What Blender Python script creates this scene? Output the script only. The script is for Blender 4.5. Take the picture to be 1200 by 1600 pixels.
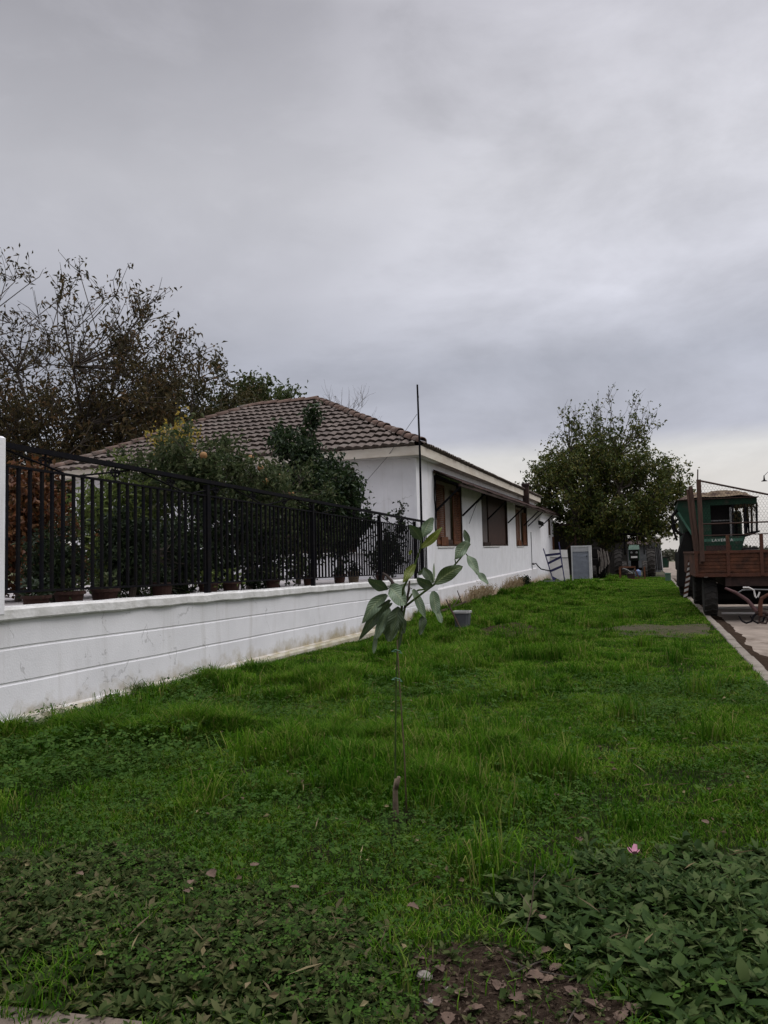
import bpy, math, random
import numpy as np
from math import radians, sin, cos, pi, sqrt, atan2
from mathutils import Vector, Matrix

for o in list(bpy.data.objects):
    bpy.data.objects.remove(o, do_unlink=True)
scene = bpy.context.scene
COL = scene.collection

# ------------------------------------------------------------------ camera
EYE, PITCH, ROLL, YAW, FPX = 1.4, radians(3.48), radians(1.3), radians(18.75), 1200.0
cf = np.array([-sin(YAW)*cos(PITCH), cos(YAW)*cos(PITCH), sin(PITCH)])
cr0 = np.array([cos(YAW), sin(YAW), 0.0]); cu0 = np.cross(cr0, cf)
cu = cu0*cos(ROLL)+cr0*sin(ROLL); cr = cr0*cos(ROLL)-cu0*sin(ROLL)
CP = np.array([0, 0, EYE])
cam_d = bpy.data.cameras.new('camera'); cam = bpy.data.objects.new('camera', cam_d); COL.objects.link(cam)
cam_d.sensor_fit = 'VERTICAL'; cam_d.sensor_height = 32.0; cam_d.sensor_width = 24.0
cam_d.lens = 32.0*FPX/1600; cam_d.clip_start = 0.05; cam_d.clip_end = 5000
cam.matrix_world = Matrix(((cr[0], cu[0], -cf[0], 0), (cr[1], cu[1], -cf[1], 0), (cr[2], cu[2], -cf[2], EYE), (0, 0, 0, 1)))
scene.camera = cam

# ------------------------------------------------------------------ world, sun, exposure
scene.view_settings.view_transform = 'Standard'; scene.view_settings.look = 'None'
scene.view_settings.exposure = 0.06; scene.view_settings.gamma = 1.0
SUN_EL, SUN_AZ = radians(48), radians(70)         # azimuth measured from +Y towards +X
w = bpy.data.worlds.new('World'); scene.world = w; w.use_nodes = True
nt = w.node_tree; N = nt.nodes; L = nt.links
for n in list(N): N.remove(n)
out = N.new('ShaderNodeOutputWorld')
sky = N.new('ShaderNodeTexSky'); sky.sky_type = 'NISHITA'; sky.sun_disc = False
sky.sun_elevation = SUN_EL; sky.sun_rotation = SUN_AZ
bg1 = N.new('ShaderNodeBackground'); bg1.inputs[1].default_value = 0.08; L.new(sky.outputs[0], bg1.inputs[0])
tc = N.new('ShaderNodeTexCoord'); sep = N.new('ShaderNodeSeparateXYZ'); L.new(tc.outputs['Generated'], sep.inputs[0])
def wmath(op, a, b=None, clamp=False):
    n = N.new('ShaderNodeMath'); n.operation = op; n.use_clamp = clamp
    for i, v in enumerate((a, b)):
        if v is None: continue
        if isinstance(v, (int, float)): n.inputs[i].default_value = v
        else: L.new(v, n.inputs[i])
    return n.outputs[0]
zz = wmath('ADD', wmath('MAXIMUM', sep.outputs[2], 0.0), 0.5)
comb = N.new('ShaderNodeCombineXYZ')
L.new(wmath('DIVIDE', sep.outputs[0], zz), comb.inputs[0]); L.new(wmath('DIVIDE', sep.outputs[1], zz), comb.inputs[1])
def wnoise(scale, detail, rough, dist, off, direct=False):
    mp = N.new('ShaderNodeMapping'); mp.inputs['Location'].default_value = off
    mp.inputs['Rotation'].default_value = (0, 0, radians(-25)); mp.inputs['Scale'].default_value = (0.8, 1.25, 1)
    if direct: mp.inputs['Scale'].default_value = (1, 1, 2.3); L.new(tc.outputs['Generated'], mp.inputs[0])
    else: L.new(comb.outputs[0], mp.inputs[0])
    n = N.new('ShaderNodeTexNoise'); n.inputs['Scale'].default_value = scale; n.inputs['Detail'].default_value = detail
    n.inputs['Roughness'].default_value = rough; n.inputs['Distortion'].default_value = dist
    L.new(mp.outputs[0], n.inputs['Vector']); return n.outputs[0]
n1 = wnoise(1.9, 7, 0.5, 0.15, (7.4, 2.9, 0)); n2 = wnoise(3.6, 12, 0.60, 0.25, (1.3, 5.2, 2.4), True)
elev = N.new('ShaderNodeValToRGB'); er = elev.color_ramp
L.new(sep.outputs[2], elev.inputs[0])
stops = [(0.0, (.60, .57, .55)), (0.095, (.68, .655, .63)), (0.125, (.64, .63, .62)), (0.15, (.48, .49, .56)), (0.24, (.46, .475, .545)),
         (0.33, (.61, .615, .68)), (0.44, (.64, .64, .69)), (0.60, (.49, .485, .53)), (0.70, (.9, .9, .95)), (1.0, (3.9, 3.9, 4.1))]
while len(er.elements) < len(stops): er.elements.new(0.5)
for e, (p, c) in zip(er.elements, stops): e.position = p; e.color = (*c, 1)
mr = N.new('ShaderNodeMapRange'); mr.inputs['From Min'].default_value = 0.3; mr.inputs['From Max'].default_value = 0.7
mr.inputs['To Min'].default_value = 0.87; mr.inputs['To Max'].default_value = 1.13; L.new(n1, mr.inputs[0])
mr2 = N.new('ShaderNodeMapRange'); mr2.inputs['From Min'].default_value = 0.3; mr2.inputs['From Max'].default_value = 0.7
mr2.inputs['To Min'].default_value = 0.84; mr2.inputs['To Max'].default_value = 1.18; L.new(n2, mr2.inputs[0])
bank = N.new('ShaderNodeVectorMath'); bank.operation = 'DOT_PRODUCT'; nv_ = N.new('ShaderNodeVectorMath'); nv_.operation = 'NORMALIZE'
L.new(tc.outputs['Generated'], nv_.inputs[0]); L.new(nv_.outputs[0], bank.inputs[0]); bank.inputs[1].default_value = (-.63, .55, .55)
mrb = N.new('ShaderNodeMapRange'); mrb.interpolation_type = 'SMOOTHSTEP'; mrb.inputs['From Min'].default_value = 0.86; mrb.inputs['From Max'].default_value = 1.0
mrb.inputs['To Min'].default_value = 1.0; mrb.inputs['To Max'].default_value = 0.70; L.new(wmath('ADD', bank.outputs['Value'], wmath('MULTIPLY', wmath('SUBTRACT', n2, 0.5), 0.35)), mrb.inputs[0])
mul = N.new('ShaderNodeVectorMath'); mul.operation = 'SCALE'
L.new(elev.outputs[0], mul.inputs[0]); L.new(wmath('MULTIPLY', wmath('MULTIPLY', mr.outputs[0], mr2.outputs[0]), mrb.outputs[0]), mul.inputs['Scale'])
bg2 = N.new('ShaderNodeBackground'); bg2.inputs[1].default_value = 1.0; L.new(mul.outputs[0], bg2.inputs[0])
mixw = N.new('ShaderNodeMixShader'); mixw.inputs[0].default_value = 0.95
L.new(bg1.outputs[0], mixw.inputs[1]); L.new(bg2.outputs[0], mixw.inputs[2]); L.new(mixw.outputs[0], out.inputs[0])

sd = bpy.data.lights.new('sun', 'SUN'); sun = bpy.data.objects.new('sun', sd); COL.objects.link(sun)
sd.energy = 1.0; sd.angle = radians(25); sd.color = (1, .97, .93)
sdir = Vector((sin(SUN_AZ)*cos(SUN_EL), cos(SUN_AZ)*cos(SUN_EL), sin(SUN_EL)))
sun.rotation_euler = sdir.to_track_quat('Z', 'Y').to_euler()

# ------------------------------------------------------------------ pixel helpers (photo pixels -> points on real planes)
def ray(px, py): return cr*(px-600)+cu*(800-py)+cf*FPX
def atX(px, py, x): d = ray(px, py); return CP+d*(x/d[0])
def atY(px, py, y): d = ray(px, py); return CP+d*(y/d[1])
def atZ(px, py, z=0.0): d = ray(px, py); return CP+d*((z-EYE)/d[2])
def atD(px, py, dep): return CP+ray(px, py)*(dep/FPX)

# ------------------------------------------------------------------ materials
MATS = {}
def mat(name, c1, c2=None, scale=6.0, rough=0.8, bump=0.0, bscale=None, metal=0.0, c3=None, c3amt=0.55, stretch=(1, 1, 1), spec=0.14, contrast=(0.35, 0.65)):
    m = bpy.data.materials.new(name); m.use_nodes = True; t = m.node_tree; n = t.nodes; l = t.links
    b = n['Principled BSDF']; b.inputs['Roughness'].default_value = rough; b.inputs['Metallic'].default_value = metal
    b.inputs['Specular IOR Level'].default_value = spec
    c2 = c2 or tuple(v*0.8 for v in c1)
    co = n.new('ShaderNodeTexCoord'); mp = n.new('ShaderNodeMapping'); mp.inputs['Scale'].default_value = stretch
    l.new(co.outputs['Object'], mp.inputs[0])
    no = n.new('ShaderNodeTexNoise'); no.inputs['Scale'].default_value = scale; no.inputs['Detail'].default_value = 8; no.inputs['Roughness'].default_value = .62
    l.new(mp.outputs[0], no.inputs['Vector'])
    rp = n.new('ShaderNodeValToRGB'); rp.color_ramp.elements[0].position = contrast[0]; rp.color_ramp.elements[1].position = contrast[1]
    rp.color_ramp.elements[0].color = (*c2, 1); rp.color_ramp.elements[1].color = (*c1, 1); l.new(no.outputs[0], rp.inputs[0])
    col = rp.outputs[0]
    if c3:
        n3 = n.new('ShaderNodeTexNoise'); n3.inputs['Scale'].default_value = scale*.37; n3.inputs['Detail'].default_value = 9; n3.inputs['Roughness'].default_value = .7
        l.new(mp.outputs[0], n3.inputs['Vector'])
        r3 = n.new('ShaderNodeValToRGB'); r3.color_ramp.elements[0].position = c3amt; r3.color_ramp.elements[1].position = min(1, c3amt+.1)
        l.new(n3.outputs[0], r3.inputs[0])
        mx = n.new('ShaderNodeMix'); mx.data_type = 'RGBA'; l.new(r3.outputs[0], mx.inputs[0]); l.new(col, mx.inputs[6]); mx.inputs[7].default_value = (*c3, 1)
        col = mx.outputs[2]
    l.new(col, b.inputs['Base Color'])
    if bump:
        nb = n.new('ShaderNodeTexNoise'); nb.inputs['Scale'].default_value = bscale or scale*4; nb.inputs['Detail'].default_value = 6
        l.new(mp.outputs[0], nb.inputs['Vector'])
        bp = n.new('ShaderNodeBump'); bp.inputs['Strength'].default_value = bump; bp.inputs['Distance'].default_value = .02
        l.new(nb.outputs[0], bp.inputs['Height']); l.new(bp.outputs[0], b.inputs['Normal'])
    MATS[name] = m; return m

def wallmat(name, base, stain, zlo, zhi, scale=2.0):
    """painted render: slight mottling, streaks and splash dirt close to the ground"""
    m = mat(name, base, tuple(v*.9 for v in base), scale=scale, rough=.9, bump=.13, bscale=60, c3=tuple(v*.80 for v in base), c3amt=.64)
    t = m.node_tree; n = t.nodes; l = t.links; b = n['Principled BSDF']
    src = b.inputs['Base Color'].links[0].from_socket
    g = n.new('ShaderNodeNewGeometry'); s = n.new('ShaderNodeSeparateXYZ'); l.new(g.outputs['Position'], s.inputs[0])
    no = n.new('ShaderNodeTexNoise'); no.inputs['Scale'].default_value = 3.5; no.inputs['Detail'].default_value = 9; no.inputs['Roughness'].default_value = .7
    l.new(g.outputs['Position'], no.inputs['Vector'])
    mr = n.new('ShaderNodeMapRange'); mr.inputs['From Min'].default_value = zhi; mr.inputs['From Max'].default_value = zlo
    l.new(s.outputs[2], mr.inputs[0])
    a = n.new('ShaderNodeMath'); a.operation = 'ADD'; l.new(mr.outputs[0], a.inputs[0]); l.new(no.outputs[0], a.inputs[1])
    rp = n.new('ShaderNodeValToRGB'); rp.color_ramp.elements[0].position = .72; rp.color_ramp.elements[1].position = 1.3
    sc = n.new('ShaderNodeMath'); sc.operation = 'MULTIPLY'; sc.inputs[1].default_value = .8; l.new(a.outputs[0], sc.inputs[0])
    rp.color_ramp.elements[1].position = 1.0
    l.new(sc.outputs[0], rp.inputs[0])
    mx = n.new('ShaderNodeMix'); mx.data_type = 'RGBA'; l.new(rp.outputs[0], mx.inputs[0]); l.new(src, mx.inputs[6]); mx.inputs[7].default_value = (*stain, 1)
    ms_ = n.new('ShaderNodeMapping'); ms_.inputs['Scale'].default_value = (3.2, 3.2, .28); l.new(g.outputs['Position'], ms_.inputs[0])
    ns = n.new('ShaderNodeTexNoise'); ns.inputs['Scale'].default_value = 1.6; ns.inputs['Detail'].default_value = 9; ns.inputs['Roughness'].default_value = .68; l.new(ms_.outputs[0], ns.inputs['Vector'])
    rs = n.new('ShaderNodeValToRGB'); rs.color_ramp.elements[0].position = .54; rs.color_ramp.elements[1].position = .78; l.new(ns.outputs[0], rs.inputs[0])
    f1 = n.new('ShaderNodeMath'); f1.operation = 'MULTIPLY'; f1.inputs[1].default_value = .34; l.new(rs.outputs[0], f1.inputs[0])
    x1 = n.new('ShaderNodeMix'); x1.data_type = 'RGBA'; l.new(f1.outputs[0], x1.inputs[0]); l.new(mx.outputs[2], x1.inputs[6]); x1.inputs[7].default_value = (*[v*.62 for v in stain], 1)
    vo = n.new('ShaderNodeTexVoronoi'); vo.feature = 'DISTANCE_TO_EDGE'; vo.inputs['Scale'].default_value = .9
    nd = n.new('ShaderNodeTexNoise'); nd.inputs['Scale'].default_value = 3; nd.inputs['Detail'].default_value = 8; l.new(g.outputs['Position'], nd.inputs['Vector'])
    va = n.new('ShaderNodeMixRGB'); va.inputs[0].default_value = .35; l.new(g.outputs['Position'], va.inputs[1]); l.new(nd.outputs[1], va.inputs[2]); l.new(va.outputs[0], vo.inputs['Vector'])
    lt = n.new('ShaderNodeMath'); lt.operation = 'LESS_THAN'; lt.inputs[1].default_value = .004; l.new(vo.outputs[0], lt.inputs[0])
    gt = n.new('ShaderNodeMath'); gt.operation = 'GREATER_THAN'; gt.inputs[1].default_value = .53; l.new(no.outputs[0], gt.inputs[0])
    f2 = n.new('ShaderNodeMath'); f2.operation = 'MULTIPLY'; l.new(lt.outputs[0], f2.inputs[0]); l.new(gt.outputs[0], f2.inputs[1])
    f3 = n.new('ShaderNodeMath'); f3.operation = 'MULTIPLY'; f3.inputs[1].default_value = .3; l.new(f2.outputs[0], f3.inputs[0])
    x2 = n.new('ShaderNodeMix'); x2.data_type = 'RGBA'; l.new(f3.outputs[0], x2.inputs[0]); l.new(x1.outputs[2], x2.inputs[6]); x2.inputs[7].default_value = (.12, .11, .10, 1)
    l.new(x2.outputs[2], b.inputs['Base Color']); return m

def leafmat(name, cols, trans=.3, rough=.55, patch=None, spec=.25, pscale=.8):
    """one colour per leaf (random per island), thin leaves let some light through"""
    m = bpy.data.materials.new(name); m.use_nodes = True; t = m.node_tree; n = t.nodes; l = t.links
    b = n['Principled BSDF']; b.inputs['Roughness'].default_value = rough; b.inputs['Specular IOR Level'].default_value = spec
    g = n.new('ShaderNodeNewGeometry'); rp = n.new('ShaderNodeValToRGB'); l.new(g.outputs['Random Per Island'], rp.inputs[0])
    while len(rp.color_ramp.elements) < len(cols): rp.color_ramp.elements.new(.5)
    for i, (e, c) in enumerate(zip(rp.color_ramp.elements, cols)): e.position = i/(max(1, len(cols)-1)); e.color = (*c, 1)
    col = rp.outputs[0]
    if patch:
        no = n.new('ShaderNodeTexNoise'); no.inputs['Scale'].default_value = pscale; no.inputs['Detail'].default_value = 5
        l.new(g.outputs['Position'], no.inputs['Vector'])
        r2 = n.new('ShaderNodeValToRGB'); r2.color_ramp.elements[0].position = .42; r2.color_ramp.elements[1].position = .62; l.new(no.outputs[0], r2.inputs[0])
        mx = n.new('ShaderNodeMix'); mx.data_type = 'RGBA'; mx.blend_type = 'MULTIPLY'; l.new(r2.outputs[0], mx.inputs[0]); l.new(col, mx.inputs[6]); mx.inputs[7].default_value = (*patch, 1)
        col = mx.outputs[2]
    l.new(col, b.inputs['Base Color'])
    tr = n.new('ShaderNodeBsdfTranslucent'); l.new(col, tr.inputs[0]); ms = n.new('ShaderNodeMixShader'); ms.inputs[0].default_value = trans
    l.new(b.outputs[0], ms.inputs[1]); l.new(tr.outputs[0], ms.inputs[2]); l.new(ms.outputs[0], n['Material Output'].inputs[0])
    MATS[name] = m; return m

WHITE = wallmat('white_render', (.70, .69, .71), (.36, .31, .22), -.12, .5)
HWHITE = wallmat('house_render', (.74, .73, .755), (.50, .42, .34), -.05, .75)
PLINTH = wallmat('plinth_render', (.70, .68, .69), (.42, .31, .22), .0, .55, 3)
CAPM = mat('cap_concrete', (.60, .59, .58), (.45, .44, .42), 5, .9, .4, c3=(.25, .24, .21), c3amt=.62)
FOOT = mat('footing_concrete', (.50, .47, .40), (.33, .29, .20), 4, .95, .5, c3=(.24, .23, .10), c3amt=.56)
BLACK = mat('black_iron', (.006, .006, .009), (.010, .009, .009), 8, .6, .2, c3=(.040, .02, .015), c3amt=.68, spec=.03)
TILE = mat('roof_tile', (.125, .100, .088), (.076, .062, .056), 3.2, .95, .5, bscale=30, c3=(.135, .12, .105), c3amt=.55, spec=.1)
RIDGE = mat('ridge_tile', (.15, .10, .08), (.085, .06, .052), 4, .95, .4, c3=(.15, .13, .115), c3amt=.53, spec=.1)
FASC = mat('fascia_plaster', (.62, .57, .50), (.50, .44, .37), 2.2, .9, .3, c3=(.40, .26, .16), c3amt=.62, stretch=(1, .4, 2))
SOFF = mat('soffit_plaster', (.62, .60, .58), (.5, .48, .45), 3, .9)
SHUT = mat('brown_shutter', (.15, .055, .022), (.075, .028, .014), 5, .6, .15, c3=(.22, .10, .05), c3amt=.62)
DKWOOD = mat('dark_wood', (.05, .028, .02), (.03, .018, .014), 6, .65, .3)
CURT = mat('window_blind', (.33, .29, .27), (.26, .225, .21), 4, .9, c3=(.24, .13, .09), c3amt=.64)
ROLLER = mat('roller_blind', (.060, .030, .024), (.042, .022, .018), 3, .55, .1)
DARK = mat('dark_interior', (.008, .0075, .0075), (.013, .012, .0115), 3, .95, spec=.05)
RUST = mat('rusty_sheet', (.050, .030, .026), (.025, .018, .017), 4, .9, .4, c3=(.12, .052, .034), c3amt=.6, spec=.1)
RUSTBOX = mat('rusty_trailer_panel', (.105, .042, .024), (.030, .017, .013), 3.5, .85, .4, c3=(.15, .060, .024), c3amt=.58)
RUSTEDGE = mat('rusty_trailer_rail', (.085, .034, .022), (.055, .026, .018), 7, .8, .3, c3=(.15, .095, .045), c3amt=.6)
OLDWOOD = mat('old_wood', (.085, .05, .038), (.05, .032, .026), 5, .9, .5, stretch=(4, 4, .6))
TYRE = mat('tyre_rubber', (.022, .021, .020), (.035, .031, .028), 6, .9, .3, c3=(.06, .05, .042), c3amt=.6)
GREENP = mat('green_paint', (.014, .040, .024), (.010, .027, .018), 3, .7, .2, c3=(.045, .042, .034), c3amt=.52, spec=.1)
GREENL = mat('faded_green_paint', (.045, .105, .075), (.03, .075, .052), 5, .6)
THATCH = mat('dusty_roof', (.16, .12, .075), (.075, .052, .036), 6, .95, .9, c3=(.045, .028, .022), c3amt=.47)
STEEL = mat('dull_steel', (.16, .16, .16), (.10, .10, .10), 8, .6, .1, metal=.2)
PALEWH = mat('pale_panel', (.55, .53, .51), (.47, .45, .43), 4, .7, c3=(.36, .31, .26), c3amt=.64)
GREYSH = mat('grey_shutter', (.25, .27, .31), (.19, .205, .24), 3, .5, .1)
BLUE = mat('blue_paint', (.035, .035, .095), (.025, .022, .055), 6, .6, c3=(.30, .30, .32), c3amt=.62)
TERRA = mat('terracotta', (.055, .028, .022), (.035, .02, .017), 6, .9, .2)
PLAST = mat('grey_plastic', (.085, .09, .095), (.065, .07, .075), 5, .6)
CONC = mat('yard_concrete', (.23, .19, .158), (.15, .122, .10), 2.2, .95, .5, c3=(.075, .055, .042), c3amt=.54)
KERB = mat('kerb_concrete', (.19, .165, .14), (.125, .108, .09), 6, .95, .5, c3=(.12, .11, .08), c3amt=.6)
SOIL = mat('soil', (.040, .028, .020), (.020, .014, .011), 11, .97, 1.0, bscale=45, c3=(.065, .048, .036), c3amt=.58, spec=0)
LAWNG = mat('lawn_soil', (.012, .024, .005), (.014, .014, .008), 5, .98, .7, bscale=30, c3=(.030, .024, .014), c3amt=.6, spec=0)
BARK = mat('bark', (.075, .06, .05), (.04, .033, .028), 7, .95, .6, stretch=(3, 3, .7))
TWIG = mat('twig', (.05, .038, .032), (.035, .028, .024), 7, .95)
PALEBARK = mat('pale_bark', (.15, .115, .08), (.085, .065, .047), 14, .9, .4)
GREENSTEM = mat('green_stem', (.055, .085, .020), (.030, .045, .012), 18, .7)
LITTER = mat('dry_leaf', (.115, .078, .058), (.060, .040, .031), 20, .9, .3)
PINK = mat('pink_petal', (.42, .21, .27), (.30, .13, .18), 40, .7)
STONE = mat('stone', (.22, .20, .18), (.15, .13, .115), 18, .95, .5)

# ------------------------------------------------------------------ object helpers
def rootof(o):
    while o.parent: o = o.parent
    return o
def link(o, parent=None):
    COL.objects.link(o)
    if parent: o.parent = parent
    return o
def tag(o, label=None, cat=None, group=None, kind=None):
    if label: o['label'] = label
    if cat: o['category'] = cat
    if group: o['group'] = group
    if kind: o['kind'] = kind
    return o
def thing(name, label, cat, loc=(0, 0, 0), group=None):
    o = bpy.data.objects.new(name, None); o.empty_display_size = .2; link(o); o.location = [float(v) for v in loc]
    return tag(o, label, cat, group)
def npobj(name, V, polys, material, parent=None, smooth=False):
    """V (n,3); polys: list of int arrays (m,k). Vertices are world coordinates."""
    V = np.asarray(V, dtype=np.float64).reshape(-1, 3)
    if parent is not None: V = V-np.array(rootof(parent).location)
    me = bpy.data.meshes.new(name); me.vertices.add(len(V)); me.vertices.foreach_set('co', V.astype(np.float32).ravel())
    polys = [np.asarray(p, dtype=np.int32) for p in polys if len(p)]
    loops = np.concatenate([p.ravel() for p in polys]); sizes = np.concatenate([np.full(len(p), p.shape[1], dtype=np.int32) for p in polys])
    me.loops.add(len(loops)); me.loops.foreach_set('vertex_index', loops)
    me.polygons.add(len(sizes)); st = np.concatenate([[0], np.cumsum(sizes)[:-1]]).astype(np.int32)
    me.polygons.foreach_set('loop_start', st); me.polygons.foreach_set('loop_total', sizes)
    me.update(calc_edges=True); me.validate()
    me.polygons.foreach_set('use_smooth', np.full(len(me.polygons), bool(smooth)))
    me.materials.append(material)
    o = bpy.data.objects.new(name, me); return link(o, parent)
class MB:
    def __init__(s): s.v = []; s.f = []
    def add(s, vs, fs):
        b = len(s.v); s.v += [tuple(map(float, v)) for v in vs]; s.f += [tuple(b+i for i in f) for f in fs]; return s
    def hexa(s, p):   # 8 corners: bottom 4 ccw, top 4 ccw
        return s.add(p, [(3, 2, 1, 0), (4, 5, 6, 7), (0, 1, 5, 4), (1, 2, 6, 5), (2, 3, 7, 6), (3, 0, 4, 7)])
    def box(s, x0, x1, y0, y1, z0, z1, b=0.0):
        if b <= 0: return s.hexa([(x0, y0, z0), (x1, y0, z0), (x1, y1, z0), (x0, y1, z0), (x0, y0, z1), (x1, y0, z1), (x1, y1, z1), (x0, y1, z1)])
        r = [(x0+b, y0), (x1-b, y0), (x1, y0+b), (x1, y1-b), (x1-b, y1), (x0+b, y1), (x0, y1-b), (x0, y0+b)]
        cx, cy = (x0+x1)/2, (y0+y1)/2; k = [(x-b*np.sign(x-cx), y-b*np.sign(y-cy)) for x, y in r]
        lv = [[(x, y, z0) for x, y in k], [(x, y, z0+b) for x, y in r], [(x, y, z1-b) for x, y in r], [(x, y, z1) for x, y in k]]
        fs = [tuple(range(7, -1, -1)), tuple(24+i for i in range(8))]
        for q in range(3): fs += [(q*8+i, q*8+(i+1) % 8, q*8+8+(i+1) % 8, q*8+8+i) for i in range(8)]
        return s.add(sum(lv, []), fs)
    def bar(s, a, b, wx, wz=None):    # rectangular bar between two points
        a = Vector(a); b = Vector(b); d = (b-a).normalized(); wz = wz or wx
        up = Vector((0, 0, 1)) if abs(d.z) < .9 else Vector((0, 1, 0))
        x = d.cross(up).normalized()*wx/2; z = x.cross(d).normalized()*wz/2
        return s.hexa([a-x-z, a+x-z, a+x+z, a-x+z, b-x-z, b+x-z, b+x+z, b-x+z])
    def tube(s, pts, r, n=6, caps=True):
        pts = [Vector(p) for p in pts]; rs = r if isinstance(r, (list, tuple, np.ndarray)) else [r]*len(pts)
        vs = []; fs = []; px = None
        for i, p in enumerate(pts):
            d = (pts[min(i+1, len(pts)-1)]-pts[max(i-1, 0)])
            d = d.normalized() if d.length > 1e-9 else Vector((0, 0, 1))
            if px is None:
                px = d.cross(Vector((0, 0, 1)) if abs(d.z) < .9 else Vector((1, 0, 0))).normalized()
            else: px = (px-d*px.dot(d)); px = px.normalized() if px.length > 1e-6 else d.orthogonal().normalized()
            py = d.cross(px)
            vs += [p+(px*cos(2*pi*k/n)+py*sin(2*pi*k/n))*rs[i] for k in range(n)]
        for i in range(len(pts)-1): fs += [(i*n+k, i*n+(k+1) % n, (i+1)*n+(k+1) % n, (i+1)*n+k) for k in range(n)]
        if caps: fs += [tuple(range(n-1, -1, -1)), tuple((len(pts)-1)*n+k for k in range(n))]
        return s.add(vs, fs)
    def lathe(s, c, axis, prof, n=20):   # prof: list of (radius, offset along axis)
        ax = Vector(axis).normalized(); px = ax.orthogonal().normalized(); py = ax.cross(px); c = Vector(c); vs = []; fs = []
        for r, h in prof: vs += [c+ax*h+(px*cos(2*pi*k/n)+py*sin(2*pi*k/n))*r for k in range(n)]
        for i in range(len(prof)-1): fs += [(i*n+k, i*n+(k+1) % n, (i+1)*n+(k+1) % n, (i+1)*n+k) for k in range(n)]
        fs += [tuple(range(n-1, -1, -1)), tuple((len(prof)-1)*n+k for k in range(n))]
        return s.add(vs, fs)
    def build(s, name, material, parent=None, smooth=False):
        off = Vector(rootof(parent).location) if parent is not None else Vector((0, 0, 0))
        me = bpy.data.meshes.new(name); me.from_pydata([Vector(v)-off for v in s.v], [], s.f); me.update()
        me.materials.append(material)
        if smooth: me.polygons.foreach_set('use_smooth', [True]*len(me.polygons))
        return link(bpy.data.objects.new(name, me), parent)
def box(name, material, parent, *a, b=0.0): return MB().box(*a, b=b).build(name, material, parent)

# value noise for numpy
def vnoise(x, y, seed=0):
    xi = np.floor(x).astype(int); yi = np.floor(y).astype(int); fx = x-xi; fy = y-yi
    fx = fx*fx*(3-2*fx); fy = fy*fy*(3-2*fy)
    def h(a, b):
        q = np.sin(a*127.1+b*311.7+seed*74.7)*43758.5453; return q-np.floor(q)
    return (h(xi, yi)*(1-fx)+h(xi+1, yi)*fx)*(1-fy)+(h(xi, yi+1)*(1-fx)+h(xi+1, yi+1)*fx)*fy
def fbm(x, y, seed=0): return .55*vnoise(x, y, seed)+.3*vnoise(x*2.1, y*2.1, seed+3)+.15*vnoise(x*4.3, y*4.3, seed+7)
def inpoly(x, y, P):
    c = np.zeros(len(x), bool); P = np.asarray(P); j = len(P)-1
    for i in range(len(P)):
        xi, yi = P[i]; xj, yj = P[j]
        c ^= ((yi > y) != (yj > y)) & (x < (xj-xi)*(y-yi)/(yj-yi+1e-12)+xi); j = i
    return c
def gz(x, y):      # ground height: a shallow dip along the foot of the garden wall, small lumps
    x = np.asarray(x, float); y = np.asarray(y, float)
    dip = -.07*np.exp(-((y-13.5)/3.5)**2)*np.clip((-x)/5, 0, 1)
    lump = .05*(fbm(x*.8, y*.8, 5)-.5)*np.clip((1.0-x)/.5, 0, 1)
    return dip+lump

def leaf_arrays(P, D, L, Wd, rng, fold=.35, full=False, droop=.25):
    """P base points, D directions -> vertices, faces of folded leaves"""
    n = len(P); D = D/np.linalg.norm(D, axis=1, keepdims=True)
    R = rng.normal(size=(n, 3)); S = np.cross(D, R); S /= np.linalg.norm(S, axis=1, keepdims=True)+1e-9
    U = np.cross(S, D); L = np.asarray(L).reshape(-1, 1); Wd = np.asarray(Wd).reshape(-1, 1)
    flip = np.where(U[:, 2:] < 0, -1, 1); U = U*flip
    if not full:
        V = np.stack([P, P+D*L*.45+S*Wd*.5+U*Wd*fold*.5, P+D*L-U*L*droop, P+D*L*.45-S*Wd*.5+U*Wd*fold*.5], 1)
        b = np.arange(n)[:, None]*4
        return V.reshape(-1, 3), [b+np.array([0, 1, 2]), b+np.array([0, 2, 3])]
    rows = [P, P+D*L*.33+U*L*.03, P+D*L*.68-U*L*droop*.3, P+D*L-U*L*droop]
    V = np.stack(rows+[rows[1]+S*Wd*.46+U*Wd*fold*.5, rows[2]+S*Wd*.40+U*Wd*fold*.4, rows[1]-S*Wd*.46+U*Wd*fold*.5, rows[2]-S*Wd*.40+U*Wd*fold*.4], 1)
    b = np.arange(n)[:, None]*8
    return V.reshape(-1, 3), [b+np.array(f) for f in ([0, 4, 1], [0, 1, 6])]+[b+np.array(f) for f in ([1, 4, 5, 2], [1, 2, 7, 6])]+[b+np.array(f) for f in ([2, 5, 3], [2, 3, 7])]

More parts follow.
